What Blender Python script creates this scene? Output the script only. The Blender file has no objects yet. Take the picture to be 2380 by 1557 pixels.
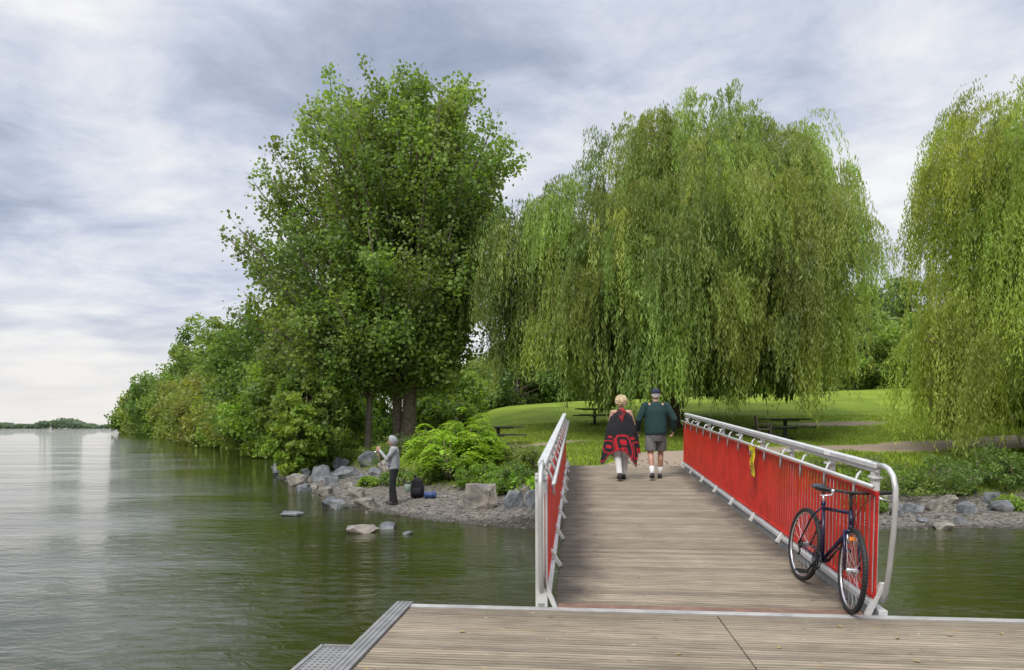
import bpy, bmesh, math, random
import numpy as np
from mathutils import Vector, Matrix, Euler, Quaternion, noise as mnoise
random.seed(7); rng=np.random.default_rng(7)
scene=bpy.context.scene
scene.view_settings.view_transform='Standard'; scene.view_settings.look='None'; scene.view_settings.exposure=0; scene.view_settings.gamma=1
COL=scene.collection
F=1587.0; CX=1190.0; HY=993.0; CH=1.5
WZ=-0.57
# ------------------------------------------------------------ materials
def nn(nt,t,**k):
    n=nt.nodes.new(t)
    for a,b in k.items(): setattr(n,a,b)
    return n
def newmat(name):
    m=bpy.data.materials.new(name); m.use_nodes=True
    nt=m.node_tree; b=nt.nodes['Principled BSDF']
    return m,nt,b
def mixc(nt,fac,a,b,mode='MIX'):
    n=nn(nt,'ShaderNodeMix',data_type='RGBA',blend_type=mode)
    for s,v in ((0,fac),(6,a),(7,b)):
        if isinstance(v,(int,float)): n.inputs[s].default_value=v
        elif isinstance(v,tuple): n.inputs[s].default_value=v if len(v)==4 else (*v,1)
        else: nt.links.new(v,n.inputs[s])
    return n.outputs[2]
def math_(nt,op,a,b=0.0,c=None,clamp=False):
    n=nn(nt,'ShaderNodeMath',operation=op); n.use_clamp=clamp
    for i,v in enumerate((a,b,c)):
        if v is None: continue
        if isinstance(v,(int,float)): n.inputs[i].default_value=v
        else: nt.links.new(v,n.inputs[i])
    return n.outputs[0]
def mrange(nt,v,a,b,c=0.0,d=1.0):
    n=nn(nt,'ShaderNodeMapRange'); n.interpolation_type='SMOOTHSTEP'
    nt.links.new(v,n.inputs[0])
    for i,x in enumerate((a,b,c,d)): n.inputs[i+1].default_value=x
    return n.outputs[0]
def noise_(nt,vec,scale,detail=4,rough=.55,sc=None,dist=0.0):
    if sc is not None:
        mp=nn(nt,'ShaderNodeMapping'); mp.inputs['Scale'].default_value=sc
        nt.links.new(vec,mp.inputs[0]); vec=mp.outputs[0]
    n=nn(nt,'ShaderNodeTexNoise'); n.inputs['Scale'].default_value=scale
    n.inputs['Detail'].default_value=detail; n.inputs['Roughness'].default_value=rough
    n.inputs['Distortion'].default_value=dist
    nt.links.new(vec,n.inputs['Vector']); return n.outputs['Fac']
def bump_(nt,b,h,strength,dist):
    n=nn(nt,'ShaderNodeBump'); n.inputs['Strength'].default_value=strength; n.inputs['Distance'].default_value=dist
    nt.links.new(h,n.inputs['Height']); nt.links.new(n.outputs[0],b.inputs['Normal'])
def coords(nt,k='Object'):
    return nn(nt,'ShaderNodeTexCoord').outputs[k]
def simple(name,c,rough=.5,metal=0.0,var=.25,scale=6,bump=0.0,bs=40,c2=None):
    m,nt,b=newmat(name); co=coords(nt)
    f=noise_(nt,co,scale,6,.6)
    if c2 is None: c2=tuple(x*(1-var) for x in c)
    f2=mrange(nt,f,.35,.65)
    nt.links.new(mixc(nt,f2,c2,c),b.inputs['Base Color'])
    b.inputs['Roughness'].default_value=rough; b.inputs['Metallic'].default_value=metal
    if bump>0:
        bump_(nt,b,noise_(nt,co,bs,5),1.0,bump)
    return m
def leafmat(name,trans=.42):
    m,nt,b=newmat(name)
    a=nn(nt,'ShaderNodeAttribute',attribute_name='Col')
    nt.links.new(a.outputs['Color'],b.inputs['Base Color'])
    b.inputs['Roughness'].default_value=.5; b.inputs['Specular IOR Level'].default_value=.3
    t=nn(nt,'ShaderNodeBsdfTranslucent'); 
    c=mixc(nt,1.0,a.outputs['Color'],(1.7,1.7,.7),'MULTIPLY')
    nt.links.new(c,t.inputs[0])
    mx=nn(nt,'ShaderNodeMixShader'); mx.inputs[0].default_value=trans
    nt.links.new(b.outputs[0],mx.inputs[1]); nt.links.new(t.outputs[0],mx.inputs[2])
    nt.links.new(mx.outputs[0],nt.nodes['Material Output'].inputs[0])
    return m
M={}
M['leaf']=leafmat('leaf')
M['bark']=simple('bark',(.20,.16,.125),.9,var=.5,scale=8,bump=.03,bs=14)
M['alu']=simple('aluminium',(.54,.55,.545),.5,.1,var=.18,scale=5,bump=.001,bs=60)
M['galv']=simple('galvanised_plate',(.24,.24,.235),.6,.2,var=.25,scale=5)
M['edge']=simple('dull_metal_edge',(.38,.375,.36),.6,.1,var=.3,scale=4)
M['white']=simple('white_trim',(.56,.56,.54),.5,.1,var=.2,scale=7)
M['steelpipe']=simple('steel_pipe',(.50,.50,.49),.35,.4,var=.15,scale=4)
M['red']=simple('red_paint',(.52,.020,.012),.42,var=.3,scale=5)
M['concrete']=simple('concrete',(.30,.29,.27),.9,var=.3,scale=5,bump=.01,bs=30)
M['rock']=simple('rock',(.20,.205,.21),.85,scale=2.5,bump=.03,bs=9,c2=(.075,.085,.095))
M['rock_tan']=simple('rock_tan',(.28,.25,.205),.85,scale=2.5,bump=.03,bs=9,c2=(.13,.12,.11))
M['skin']=simple('skin',(.46,.25,.18),.5,var=.12,scale=12)
M['black']=simple('black_rubber',(.012,.012,.013),.6,var=.3,scale=12)
M['blackfab']=simple('black_fabric',(.009,.009,.012),.9,var=.4,scale=9,bump=.004,bs=25)
M['chrome']=simple('bright_metal',(.6,.6,.62),.25,.9,var=.1,scale=10)
M['bikepaint']=simple('navy_purple_paint',(.014,.011,.042),.25,.2,var=.25,scale=8)
# ------------------------------------------------------------ object helpers
def link(o,parent=None):
    COL.objects.link(o)
    if parent is not None: o.parent=parent
    return o
def tag(o,label,cat,group=None,kind=None):
    o['label']=label; o['category']=cat
    if group: o['group']=group
    if kind: o['kind']=kind
    return o
def empty(name,loc=(0,0,0),rot=(0,0,0),parent=None):
    o=bpy.data.objects.new(name,None); o.location=loc; o.rotation_euler=rot; o.empty_display_size=.2
    return link(o,parent)
def np_obj(name,V,Fc,mat,parent=None,smooth=False,colors=None):
    V=np.asarray(V,dtype=np.float32).reshape(-1,3); Fc=np.asarray(Fc,dtype=np.int32)
    k=Fc.shape[1]; me=bpy.data.meshes.new(name)
    me.vertices.add(len(V)); me.vertices.foreach_set('co',V.ravel())
    me.loops.add(Fc.size); me.loops.foreach_set('vertex_index',Fc.ravel())
    me.polygons.add(len(Fc)); me.polygons.foreach_set('loop_start',np.arange(0,Fc.size,k,dtype=np.int32))
    me.polygons.foreach_set('loop_total',np.full(len(Fc),k,dtype=np.int32))
    if smooth: me.polygons.foreach_set('use_smooth',np.ones(len(Fc),dtype=bool))
    me.update(calc_edges=True)
    if colors is not None:
        a=me.color_attributes.new('Col','FLOAT_COLOR','POINT')
        c=np.ones((len(V),4),dtype=np.float32); c[:,:3]=colors; a.data.foreach_set('color',c.ravel())
    me.materials.append(mat)
    return link(bpy.data.objects.new(name,me),parent)
class MB:
    def __init__(s): s.v=[]; s.f=[]; s.m=[]
    def add(s,vs,fs,mi=0):
        n=len(s.v); s.v+= [tuple(v) for v in vs]; s.f+=[tuple(i+n for i in f) for f in fs]; s.m+=[mi]*len(fs)
    def box(s,c,d,R=None,mi=0):
        hx,hy,hz=d[0]/2,d[1]/2,d[2]/2
        vs=[Vector((x*hx,y*hy,z*hz)) for z in(-1,1) for y in(-1,1) for x in(-1,1)]
        if R is not None: vs=[R@v for v in vs]
        vs=[v+Vector(c) for v in vs]
        s.add(vs,[(0,2,3,1),(4,5,7,6),(0,1,5,4),(2,6,7,3),(0,4,6,2),(1,3,7,5)],mi)
    def beam(s,a,b,w,h,mi=0):
        a=Vector(a); b=Vector(b); d=(b-a); L=d.length; y=d/L
        up=Vector((0,0,1)) if abs(y.z)<.9 else Vector((0,1,0))
        x=y.cross(up).normalized(); z=x.cross(y)
        R=Matrix((x,y,z)).transposed(); s.box((a+b)/2,(w,L,h),R,mi)
    def tube(s,pts,r,seg=8,mi=0,closed=False,cap=True,flat=1.0):
        pts=[Vector(p) for p in pts]; n=len(pts)
        if not hasattr(r,'__len__'): r=[r]*n
        vs=[];fs=[]; ref=None
        for i,p in enumerate(pts):
            if closed: d=pts[(i+1)%n]-pts[i-1]
            else: d=pts[min(i+1,n-1)]-pts[max(i-1,0)]
            if d.length<1e-9: d=Vector((0,0,1))
            d.normalize()
            if ref is None:
                ref=Vector((1,0,0)) if abs(d.x)<.8 else Vector((0,0,1))
            x=(ref-d*ref.dot(d)); 
            if x.length<1e-5: x=d.orthogonal()
            x.normalize(); y=d.cross(x); ref=x
            for k in range(seg):
                a=2*math.pi*k/seg; vs.append(p+(x*math.cos(a)+y*math.sin(a)*flat)*r[i])
        m=n if closed else n-1
        for i in range(m):
            for k in range(seg):
                a=i*seg+k; b=i*seg+(k+1)%seg; c=((i+1)%n)*seg+(k+1)%seg; d=((i+1)%n)*seg+k
                fs.append((a,b,c,d))
        if cap and not closed:
            fs.append(tuple(reversed(range(seg)))); fs.append(tuple(range((n-1)*seg,n*seg)))
        s.add(vs,fs,mi)
    def sph(s,c,r,R=None,u=12,w=8,mi=0):
        if not hasattr(r,'__len__'): r=(r,r,r)
        vs=[(0,0,-1)]
        for j in range(1,w):
            ph=-math.pi/2+math.pi*j/w
            for i in range(u):
                a=2*math.pi*i/u; vs.append((math.cos(a)*math.cos(ph),math.sin(a)*math.cos(ph),math.sin(ph)))
        vs.append((0,0,1)); fs=[]
        for i in range(u): fs.append((0,1+(i+1)%u,1+i))
        for j in range(w-2):
            for i in range(u):
                a=1+j*u+i;b=1+j*u+(i+1)%u; fs.append((a,b,b+u,a+u))
        t=len(vs)-1; o=1+(w-2)*u
        for i in range(u): fs.append((o+i,o+(i+1)%u,t))
        out=[]
        for v in vs:
            q=Vector((v[0]*r[0],v[1]*r[1],v[2]*r[2]))
            if R is not None: q=R@q
            out.append(q+Vector(c))
        s.add(out,fs,mi)
    def limb(s,pts,r,seg=12):
        s.tube(pts,r,seg)
        for p,q in zip(pts,r): s.sph(p,q*.99)
    def loft(s,rings,seg=24,mi=0):
        vs=[];fs=[];n=len(rings)
        for (cx,cy,cz,rx,ry) in rings:
            for k in range(seg):
                a=2*math.pi*k/seg; vs.append((cx+rx*math.cos(a),cy+ry*math.sin(a),cz))
        for i in range(n-1):
            for k in range(seg):
                fs.append((i*seg+k,i*seg+(k+1)%seg,(i+1)*seg+(k+1)%seg,(i+1)*seg+k))
        fs.append(tuple(reversed(range(seg)))); fs.append(tuple(range((n-1)*seg,n*seg)))
        s.add(vs,fs,mi)
    def obj(s,name,mats,parent=None,smooth=False,bevel=0,origin=None,remesh=0,sm=4):
        me=bpy.data.meshes.new(name); vs=s.v
        me.from_pydata(vs,[],s.f)
        if not isinstance(mats,(list,tuple)): mats=[mats]
        for m in mats: me.materials.append(m)
        me.polygons.foreach_set('material_index',s.m)
        if smooth or remesh: me.polygons.foreach_set('use_smooth',[True]*len(s.f))
        me.update()
        ob=bpy.data.objects.new(name,me); link(ob,parent)
        if remesh:
            bm=bmesh.new(); bm.from_mesh(me); bmesh.ops.recalc_face_normals(bm,faces=bm.faces); bm.to_mesh(me); bm.free()
            r=ob.modifiers.new('r','REMESH'); r.mode='VOXEL'; r.voxel_size=remesh; r.use_smooth_shade=True
            if sm:
                q=ob.modifiers.new('s','SMOOTH'); q.iterations=sm; q.factor=.5
            dg=bpy.context.evaluated_depsgraph_get(); nm=bpy.data.meshes.new_from_object(ob.evaluated_get(dg))
            ob.modifiers.clear(); ob.data=nm; nm.name=name
            if not nm.materials:
                for m in mats: nm.materials.append(m)
            nm.polygons.foreach_set('use_smooth',[True]*len(nm.polygons))
        if bevel:
            b=ob.modifiers.new('b','BEVEL'); b.width=bevel; b.segments=2; b.limit_method='ANGLE'
        return ob
# ------------------------------------------------------------ terrain
SH=np.array([(-175,330),(-152,270),(-90,180),(-50,112),(-30,80),(-18.8,60),(-13.8,45),(-11.4,36),(-10.6,30),(-8.8,26),(-7.2,23.5),(-5.9,20.7),(-4.7,18.2),(-3.5,16.5),(-1.8,15),(.5,14.2),(3,14.3),(7.4,13.8),(10.4,13.8),(16,13.2),(30,12),(60,5),(300,-40)],float)
POLY=np.vstack([SH,[(600,-40),(600,700),(-60,700),(-100,340)]])
PATH=np.array([(2.55,15.3),(3.1,17),(4.6,19.6),(8.5,21.6),(14,23.2),(22,26),(45,31)],float)
def segdist(x,y,P):
    d=np.full(x.shape,1e9)
    for (ax,ay),(bx,by) in zip(P[:-1],P[1:]):
        dx,dy=bx-ax,by-ay; t=np.clip(((x-ax)*dx+(y-ay)*dy)/(dx*dx+dy*dy),0,1)
        d=np.minimum(d,np.hypot(x-ax-t*dx,y-ay-t*dy))
    return d
def inside(x,y):
    c=np.zeros(x.shape,bool); P=POLY; n=len(P)
    for i in range(n):
        x1,y1=P[i]; x2,y2=P[(i+1)%n]
        if y1==y2: continue
        c^=((y1>y)!=(y2>y))&(x<(x2-x1)*(y-y1)/(y2-y1)+x1)
    return c
def wob(x,y):
    return (np.sin(x*1.7+y*.6)+np.sin(y*1.3-x*.8+1)+np.sin(x*3.1+2.2)*.5+np.sin(y*2.9+x*2.3)*.5)/3
def sstep(a,b,v):
    t=np.clip((v-a)/(b-a),0,1); return t*t*(3-2*t)
def shore(x,y):
    d=segdist(x,y,np.vstack([SH,[(600,-40)]])); d=np.where(inside(x,y),d,-d)
    return d+.22*wob(x,y)
def gz(x,y,full=False):
    x=np.asarray(x,float); y=np.asarray(y,float)
    d=shore(x,y)
    z=np.interp(d,[-25,-3,0,.6,2.3,4,6,9,20,60],[-4,-1.3,-.60,-.46,-.30,.15,.62,.82,1.1,1.35])
    z=z+.05*wob(x*.7,y*.7)*sstep(3,6,d)
    crest=3.45+1.1*np.clip((x+3)/31,0,1.2)-1.3
    z=z+crest*sstep(20,56,y)*sstep(-11,1,x)*sstep(3,14,d)
    pd=segdist(x,y,PATH); w=np.exp(-(pd/1.7)**2)*(1-sstep(20.5,22.5,y))
    zp=np.interp(y,[15,17,20,24],[.58,.66,.80,.95])
    z=z*(1-w)+zp*w
    if full: return z,d,pd
    return z
def dirtmask(x,y,pd):
    m=np.exp(-(pd/1.25)**4)
    for (px_,py_,rx,ry) in [(0.5,26,3,.8),(14.5,31,3,1.0),(9,27.3,2.5,.5),(-1,20.5,.6,.5),(11,22.0,4.0,1.5),(15.5,23,4,1.2),(3.0,17,1.6,1.4)]:
        m=np.maximum(m,.85*np.exp(-((x-px_)/rx)**2-((y-py_)/ry)**2))
    return m
def gz1(x,y): return float(gz(np.array([x]),np.array([y]))[0])
def axis(spec):
    out=[]
    for a,b,s in spec: out+=list(np.arange(a,b,s))
    return np.array(out)
xs=axis([(-3000,-400,400),(-400,-60,12),(-60,-14,2),(-14,26,.28),(26,60,2),(60,400,15),(400,3001,400)])
ys=axis([(-200,8,20),(8,12.5,1),(12.5,34,.28),(34,70,1.2),(70,340,8),(340,700,40),(700,4001,400)])
gx,gy=np.meshgrid(xs,ys); z,d,pd=gz(gx,gy,True)
nx,ny=len(xs),len(ys)
idx=np.arange(nx*ny).reshape(ny,nx)
Fq=np.stack([idx[:-1,:-1],idx[:-1,1:],idx[1:,1:],idx[1:,:-1]],-1).reshape(-1,4)
cc=np.zeros((nx*ny,3)); cc[:,0]=dirtmask(gx,gy,pd).ravel(); cc[:,1]=np.clip(d.ravel()/10,0,1); cc[:,2]=0
m,nt,b=newmat('ground_mat'); co=nn(nt,'ShaderNodeNewGeometry').outputs['Position']
at=nn(nt,'ShaderNodeAttribute',attribute_name='Col'); sp=nn(nt,'ShaderNodeSeparateColor'); nt.links.new(at.outputs['Color'],sp.inputs[0])
n1=noise_(nt,co,.35,5,.6); n2=noise_(nt,co,6,6,.7); n3=noise_(nt,co,40,3,.6)
grass=mixc(nt,mrange(nt,n1,.35,.65),(.150,.215,.016),(.240,.300,.026))
grass=mixc(nt,mrange(nt,n2,.3,.7),mixc(nt,1.0,grass,(.62,.70,.6),'MULTIPLY'),grass)
vor=nn(nt,'ShaderNodeTexVoronoi'); vor.inputs['Scale'].default_value=16; nt.links.new(co,vor.inputs['Vector'])
sc=nn(nt,'ShaderNodeSeparateColor'); nt.links.new(vor.outputs['Color'],sc.inputs[0])
grav=mixc(nt,sc.outputs[0],(.065,.060,.052),(.22,.20,.17))
dirtc=mixc(nt,n2,(.22,.165,.115),(.38,.31,.23))
nd=math_(nt,'ADD',sp.outputs[1],math_(nt,'MULTIPLY',math_(nt,'SUBTRACT',n2,.5),.14))
bank=mixc(nt,mrange(nt,nd,.26,.40),grav,grass)
dm=math_(nt,'ADD',sp.outputs[0],math_(nt,'MULTIPLY',math_(nt,'SUBTRACT',n2,.5),.7))
allc=mixc(nt,mrange(nt,dm,.35,.65),bank,dirtc)
wet=mrange(nt,sp.outputs[1],.0,.06,.35,1.0)
wc=nn(nt,'ShaderNodeMix',data_type='RGBA',blend_type='MULTIPLY'); wc.inputs[0].default_value=1
nt.links.new(allc,wc.inputs[6]); nt.links.new(wet,wc.inputs[7])
nt.links.new(wc.outputs[2],b.inputs['Base Color']); b.inputs['Roughness'].default_value=.95
b.inputs['Specular IOR Level'].default_value=.2
hh=math_(nt,'ADD',math_(nt,'MULTIPLY',n3,.6),n2); bump_(nt,b,hh,.8,.05)
M['ground']=m
g=np_obj('ground',np.stack([gx,gy,z],-1),Fq,M['ground'],smooth=True,colors=cc)
tag(g,'grassy lawn rising from a gravel shore','ground',kind='structure')
# ------------------------------------------------------------ water
m,nt,b=newmat('water_mat'); co=nn(nt,'ShaderNodeNewGeometry').outputs['Position']
b.inputs['Base Color'].default_value=(.026,.031,.006,1); b.inputs['Roughness'].default_value=.02; b.inputs['IOR'].default_value=1.45
w1=noise_(nt,co,.9,3,.5,(.5,1.35,1),.8); w2=noise_(nt,co,4.6,5,.6,(.6,1.25,1),.8); w3=noise_(nt,co,.16,3,.5,(.5,1.4,1))
calm=mrange(nt,w3,.38,.62,.4,1.35)
h=math_(nt,'ADD',math_(nt,'MULTIPLY',w1,.75),math_(nt,'MULTIPLY',w2,.46)); h=math_(nt,'MULTIPLY',h,calm)
bump_(nt,b,h,1.0,.055); M['water']=m
wp=np_obj('water',[(-4000,-60,WZ),(4000,-60,WZ),(4000,5000,WZ),(-4000,5000,WZ)],[[0,1,2,3]],M['water'])
tag(wp,'rippled dark green river water','water',kind='structure')
# ------------------------------------------------------------ sky + sun
W=bpy.data.worlds.new('World'); scene.world=W; W.use_nodes=True; nt=W.node_tree
bg=nt.nodes['Background']; out=nt.nodes['World Output']
SE=math.radians(48); SR=math.radians(210)
sky=nn(nt,'ShaderNodeTexSky',sky_type='NISHITA'); sky.sun_disc=False; sky.sun_elevation=SE; sky.sun_rotation=SR
bgs=nn(nt,'ShaderNodeBackground'); nt.links.new(sky.outputs[0],bgs.inputs[0]); bgs.inputs[1].default_value=.12
g_=coords(nt,'Generated'); s3=nn(nt,'ShaderNodeSeparateXYZ'); nt.links.new(g_,s3.inputs[0])
zz=math_(nt,'ADD',math_(nt,'MAXIMUM',s3.outputs[2],0.0),.18)
cx=nn(nt,'ShaderNodeCombineXYZ'); nt.links.new(math_(nt,'DIVIDE',s3.outputs[0],zz),cx.inputs[0]); nt.links.new(math_(nt,'DIVIDE',s3.outputs[1],zz),cx.inputs[1]); cx.inputs[2].default_value=5.1
mp=nn(nt,'ShaderNodeMapping'); mp.inputs['Rotation'].default_value=(0,0,math.radians(-28)); mp.inputs['Scale'].default_value=(.8,1.0,1); mp.inputs['Location'].default_value=(.3,1.1,0)
nt.links.new(cx.outputs[0],mp.inputs[0]); P=mp.outputs[0]
a1=noise_(nt,P,1.4,2,.5,None,.25); a2=noise_(nt,P,3.6,10,.60,None,.3)
cl=math_(nt,'ADD',math_(nt,'MULTIPLY',a1,.52),math_(nt,'MULTIPLY',a2,.48))
cl=math_(nt,'MULTIPLY_ADD',math_(nt,'SUBTRACT',cl,.5),2.5,.66)
vd=nn(nt,'ShaderNodeVectorMath',operation='DISTANCE'); nt.links.new(g_,vd.inputs[0]); vd.inputs[1].default_value=(-.575,.79,.215)
cl=math_(nt,'SUBTRACT',cl,mrange(nt,vd.outputs['Value'],0,.24,.17,0.0))
cr=nn(nt,'ShaderNodeValToRGB'); e=cr.color_ramp.elements
e[0].position=.10; e[0].color=(.30,.36,.48,1); e[1].position=.92; e[1].color=(.95,.95,.96,1)
q=e.new(.30); q.color=(.42,.48,.61,1); q=e.new(.48); q.color=(.56,.61,.75,1); q=e.new(.68); q.color=(.75,.78,.86,1)
nt.links.new(cl,cr.inputs[0])
hz=mrange(nt,s3.outputs[2],.0,.20,.88,0.0)
cc_=mixc(nt,hz,cr.outputs[0],(.90,.87,.83,1))
zen_fill=mrange(nt,s3.outputs[2],.5,.95,1.0,2.8)  # sky strength raised toward the zenith, above the frame, as added fill light
bgc=nn(nt,'ShaderNodeBackground'); nt.links.new(cc_,bgc.inputs[0]); nt.links.new(zen_fill,bgc.inputs[1])
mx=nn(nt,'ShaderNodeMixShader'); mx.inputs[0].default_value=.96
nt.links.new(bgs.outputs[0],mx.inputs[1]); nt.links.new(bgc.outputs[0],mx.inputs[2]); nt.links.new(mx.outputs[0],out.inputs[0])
L=bpy.data.lights.new('sun','SUN'); L.energy=3.0; L.angle=math.radians(20); L.color=(1,.95,.87)
lo=bpy.data.objects.new('sun',L); link(lo)
sd=Vector((math.sin(SR)*math.cos(SE),math.cos(SR)*math.cos(SE),math.sin(SE)))
lo.rotation_euler=sd.to_track_quat('Z','Y').to_euler()
# ------------------------------------------------------------ camera
cam=bpy.data.cameras.new('camera'); cam.sensor_width=36; cam.lens=F/2380*36; cam.shift_y=(HY-778.5)/2380
cam.clip_end=9000; cam.clip_start=.05
co_=bpy.data.objects.new('camera',cam); co_.location=(0,0,CH); co_.rotation_euler=(math.pi/2,0,0); link(co_); scene.camera=co_
def PX(px,Y): return (px-CX)*Y/F
def ray(px,py,z0=None):
    Y=18.0
    for _ in range(40):
        zz=z0 if z0 is not None else gz1(PX(px,Y),Y)
        Yn=F*(CH-zz)/max(py-HY,4); Y=.5*Y+.5*Yn
    return PX(px,Y),Y,(z0 if z0 is not None else gz1(PX(px,Y),Y))
# ------------------------------------------------------------ foliage
def unit(n):
    v=rng.normal(size=(n,3)); return v/np.linalg.norm(v,axis=1,keepdims=True)
def leafquads(P,ax,ln,wd):
    n=len(P); r=unit(n); s=np.cross(ax,r); s/=np.linalg.norm(s,axis=1,keepdims=True)+1e-9
    ln=np.broadcast_to(np.asarray(ln,float),(n,))[:,None]; wd=np.broadcast_to(np.asarray(wd,float),(n,))[:,None]
    return np.stack([P-ax*ln/2,P+s*wd/2,P+ax*ln/2,P-s*wd/2],1)
def leafobj(name,V,C,parent,base):
    n=len(V); V=V-np.array(base)[None,None,:]
    return np_obj(name,V.reshape(-1,3),np.arange(n*4).reshape(n,4),M['leaf'],parent,colors=np.repeat(np.clip(C*1.16,0,.6),4,0))
def bez(a,c,b,n):
    t=np.linspace(0,1,n)[:,None]; return (1-t)**2*a+2*t*(1-t)*c+t*t*b
def prof_tree(name,base,label,cat,prof,zr,nl,leafsz,lpt,col,trunk_r,asc=1.1,rsy=1.0,group=None,twigs=5,stems=None):
    base=np.array(base,float); e=empty(name,base); tag(e,label,cat,group)
    mb=MB(); ztop=zr[1]*.93
    stems=stems or [(0,0,1.0)]
    for sx,sy,k in stems:
        n=12; pts=[]
        for i in range(n):
            t=i/(n-1); pts.append((sx+.25*math.sin(3*t+sx)*t+ sx*t*1.5, sy+.2*math.sin(2.2*t+1)*t, (ztop-base[2])*t*k-.25))
        mb.tube(pts,[trunk_r*k*((1-i/(n-1))**.8*.93+.07)*(1.35 if i==0 else 1) for i in range(n)],10)
    Ps=[];Ax=[];Cs=[]
    zs=np.array([p[0] for p in prof]); Lr=np.array([p[1] for p in prof]); Rr=np.array([p[2] for p in prof])
    wgt=(Lr+Rr); 
    for i in range(nl):
        while True:
            ze=rng.uniform(zs.min(),zs.max()); 
            rr=(np.interp(ze,zs,wgt))/wgt.max()
            if rng.random()<rr**1.0: break
        az=rng.uniform(0,2*np.pi); c=math.cos(az)
        R=np.interp(ze,zs,Rr)*(1+c)/2+np.interp(ze,zs,Lr)*(1-c)/2
        R*=rng.choice([.96,1.0,.84,.66,.45],p=[.18,.24,.22,.2,.16])*rng.uniform(.82,1.06)
        end=base*[1,1,0]+np.array([c*R,math.sin(az)*R*rsy,ze])
        z0=max(ze-R*asc-rng.uniform(.3,1.2),base[2]+2.6); z0=min(z0,ztop*.95)
        tt=(z0-base[2])/(ztop-base[2])
        st=np.array([base[0]+.25*math.sin(3*tt)*tt,base[1]+.2*math.sin(2.2*tt+1)*tt,z0])
        ctl=(st*.45+end*.55)+np.array([0,0,-.12*R])
        B=bez(st,ctl,end,7)
        rb=trunk_r*.26*(1-tt*.6)
        mb.tube([tuple(p-base) for p in B],[rb*(1-.88*k/6)+.012 for k in range(7)],5)
        cb=np.array(col)*rng.uniform(.76,1.28)*np.array([rng.uniform(.9,1.15),1,rng.uniform(.8,1.2)])
        for k in range(twigs+1):
            if k==0: a=bez(st,ctl,end,10)[6]; bb=end+ (end-ctl)*.12
            else:
                t=rng.uniform(.4,1); a=(1-t)**2*st+2*t*(1-t)*ctl+t*t*end
                dv=unit(1)[0]; dv[2]=abs(dv[2])*.7+.15; out_=(end-st); out_/=np.linalg.norm(out_)+1e-6
                dv=dv+out_*.35; dv/=np.linalg.norm(dv); bb=a+dv*rng.uniform(.7,1.7)
            if k<3: mb.tube([tuple(a-base),tuple(bb-base)],[.022,.007],4)
            n=int(lpt*rng.uniform(.6,1.3)); t=rng.uniform(0,1.05,n)[:,None]
            Lp=a+(bb-a)*t+rng.normal(size=(n,3))*(.18+.15*(1-t))
            Ps.append(Lp); Ax.append(unit(n)); Cs.append(cb*rng.uniform(.7,1.35,(n,1)))
    P=np.concatenate(Ps);A=np.concatenate(Ax);C=np.concatenate(Cs)
    sz=leafsz*rng.uniform(.7,1.3,len(P))
    leafobj('crown',leafquads(P,A,sz,sz*.85),np.clip(C,0.004,.6),e,base)
    mb.obj('trunk',M['bark'],e,smooth=True)
    return e
def blob_tree(name,base,label,cat,H,R,n,leafsz,col,zlow=.12,group=None,ncl=46,trunk=.22,shape=1.0,aspect=.7,zfloor=.02,crs=(.16,.30),seed=None):
    base=np.array(base,float); e=empty(name,base); tag(e,label,cat,group)
    mb=MB(); mb.tube([(0,0,-.3),(.08*R*.3,0,H*.4),(0,.05,H*.85)],[trunk,trunk*.6,trunk*.15],8)
    Ps=[];Cs=[]; zc=H*(1+zlow)/2; hz=H*(1-zlow)/2
    dirs=unit(ncl); rr=rng.uniform(.45,1.0,ncl)**.6*.9
    per=n//ncl
    for i in range(ncl):
        dz=dirs[i,2]; wid=(1-max(dz,0)*(1-shape)*.9)
        c=np.array([dirs[i,0]*R*rr[i]*wid,dirs[i,1]*R*rr[i]*wid,zc+dz*hz*rr[i]])
        cr_=R*rng.uniform(*crs)
        if i<18: mb.tube([(0,0,max(.1,c[2]*.45)),tuple(c*.6+np.array([0,0,c[2]*.15])),tuple(c)],[trunk*.35,trunk*.2,.02],4)
        u=unit(per); q=rng.uniform(.2,1.05,per)[:,None]**.5
        Ps.append(c+u*q*np.array([cr_,cr_,cr_*.75])+rng.normal(size=(per,3))*cr_*.18)
        cb=np.array(col)*rng.uniform(.72,1.28)*np.array([rng.uniform(.9,1.12),1,1])
        Cs.append(cb*rng.uniform(.7,1.3,(per,1)))
    P=np.concatenate(Ps)+base; C=np.concatenate(Cs)
    low=P[:,2]<base[2]+zfloor; P[low,2]=base[2]+zfloor+rng.uniform(0,.35,low.sum())*min(1,H*.15)
    sz=leafsz*rng.uniform(.6,1.35,len(P))
    leafobj('crown' if 'tree' in name else 'foliage',leafquads(P,unit(len(P)),sz,sz*aspect),np.clip(C,.004,.6),e,base)
    mb.obj('trunk' if 'tree' in name else 'stem',M['bark'],e,smooth=True)
    return e
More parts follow.
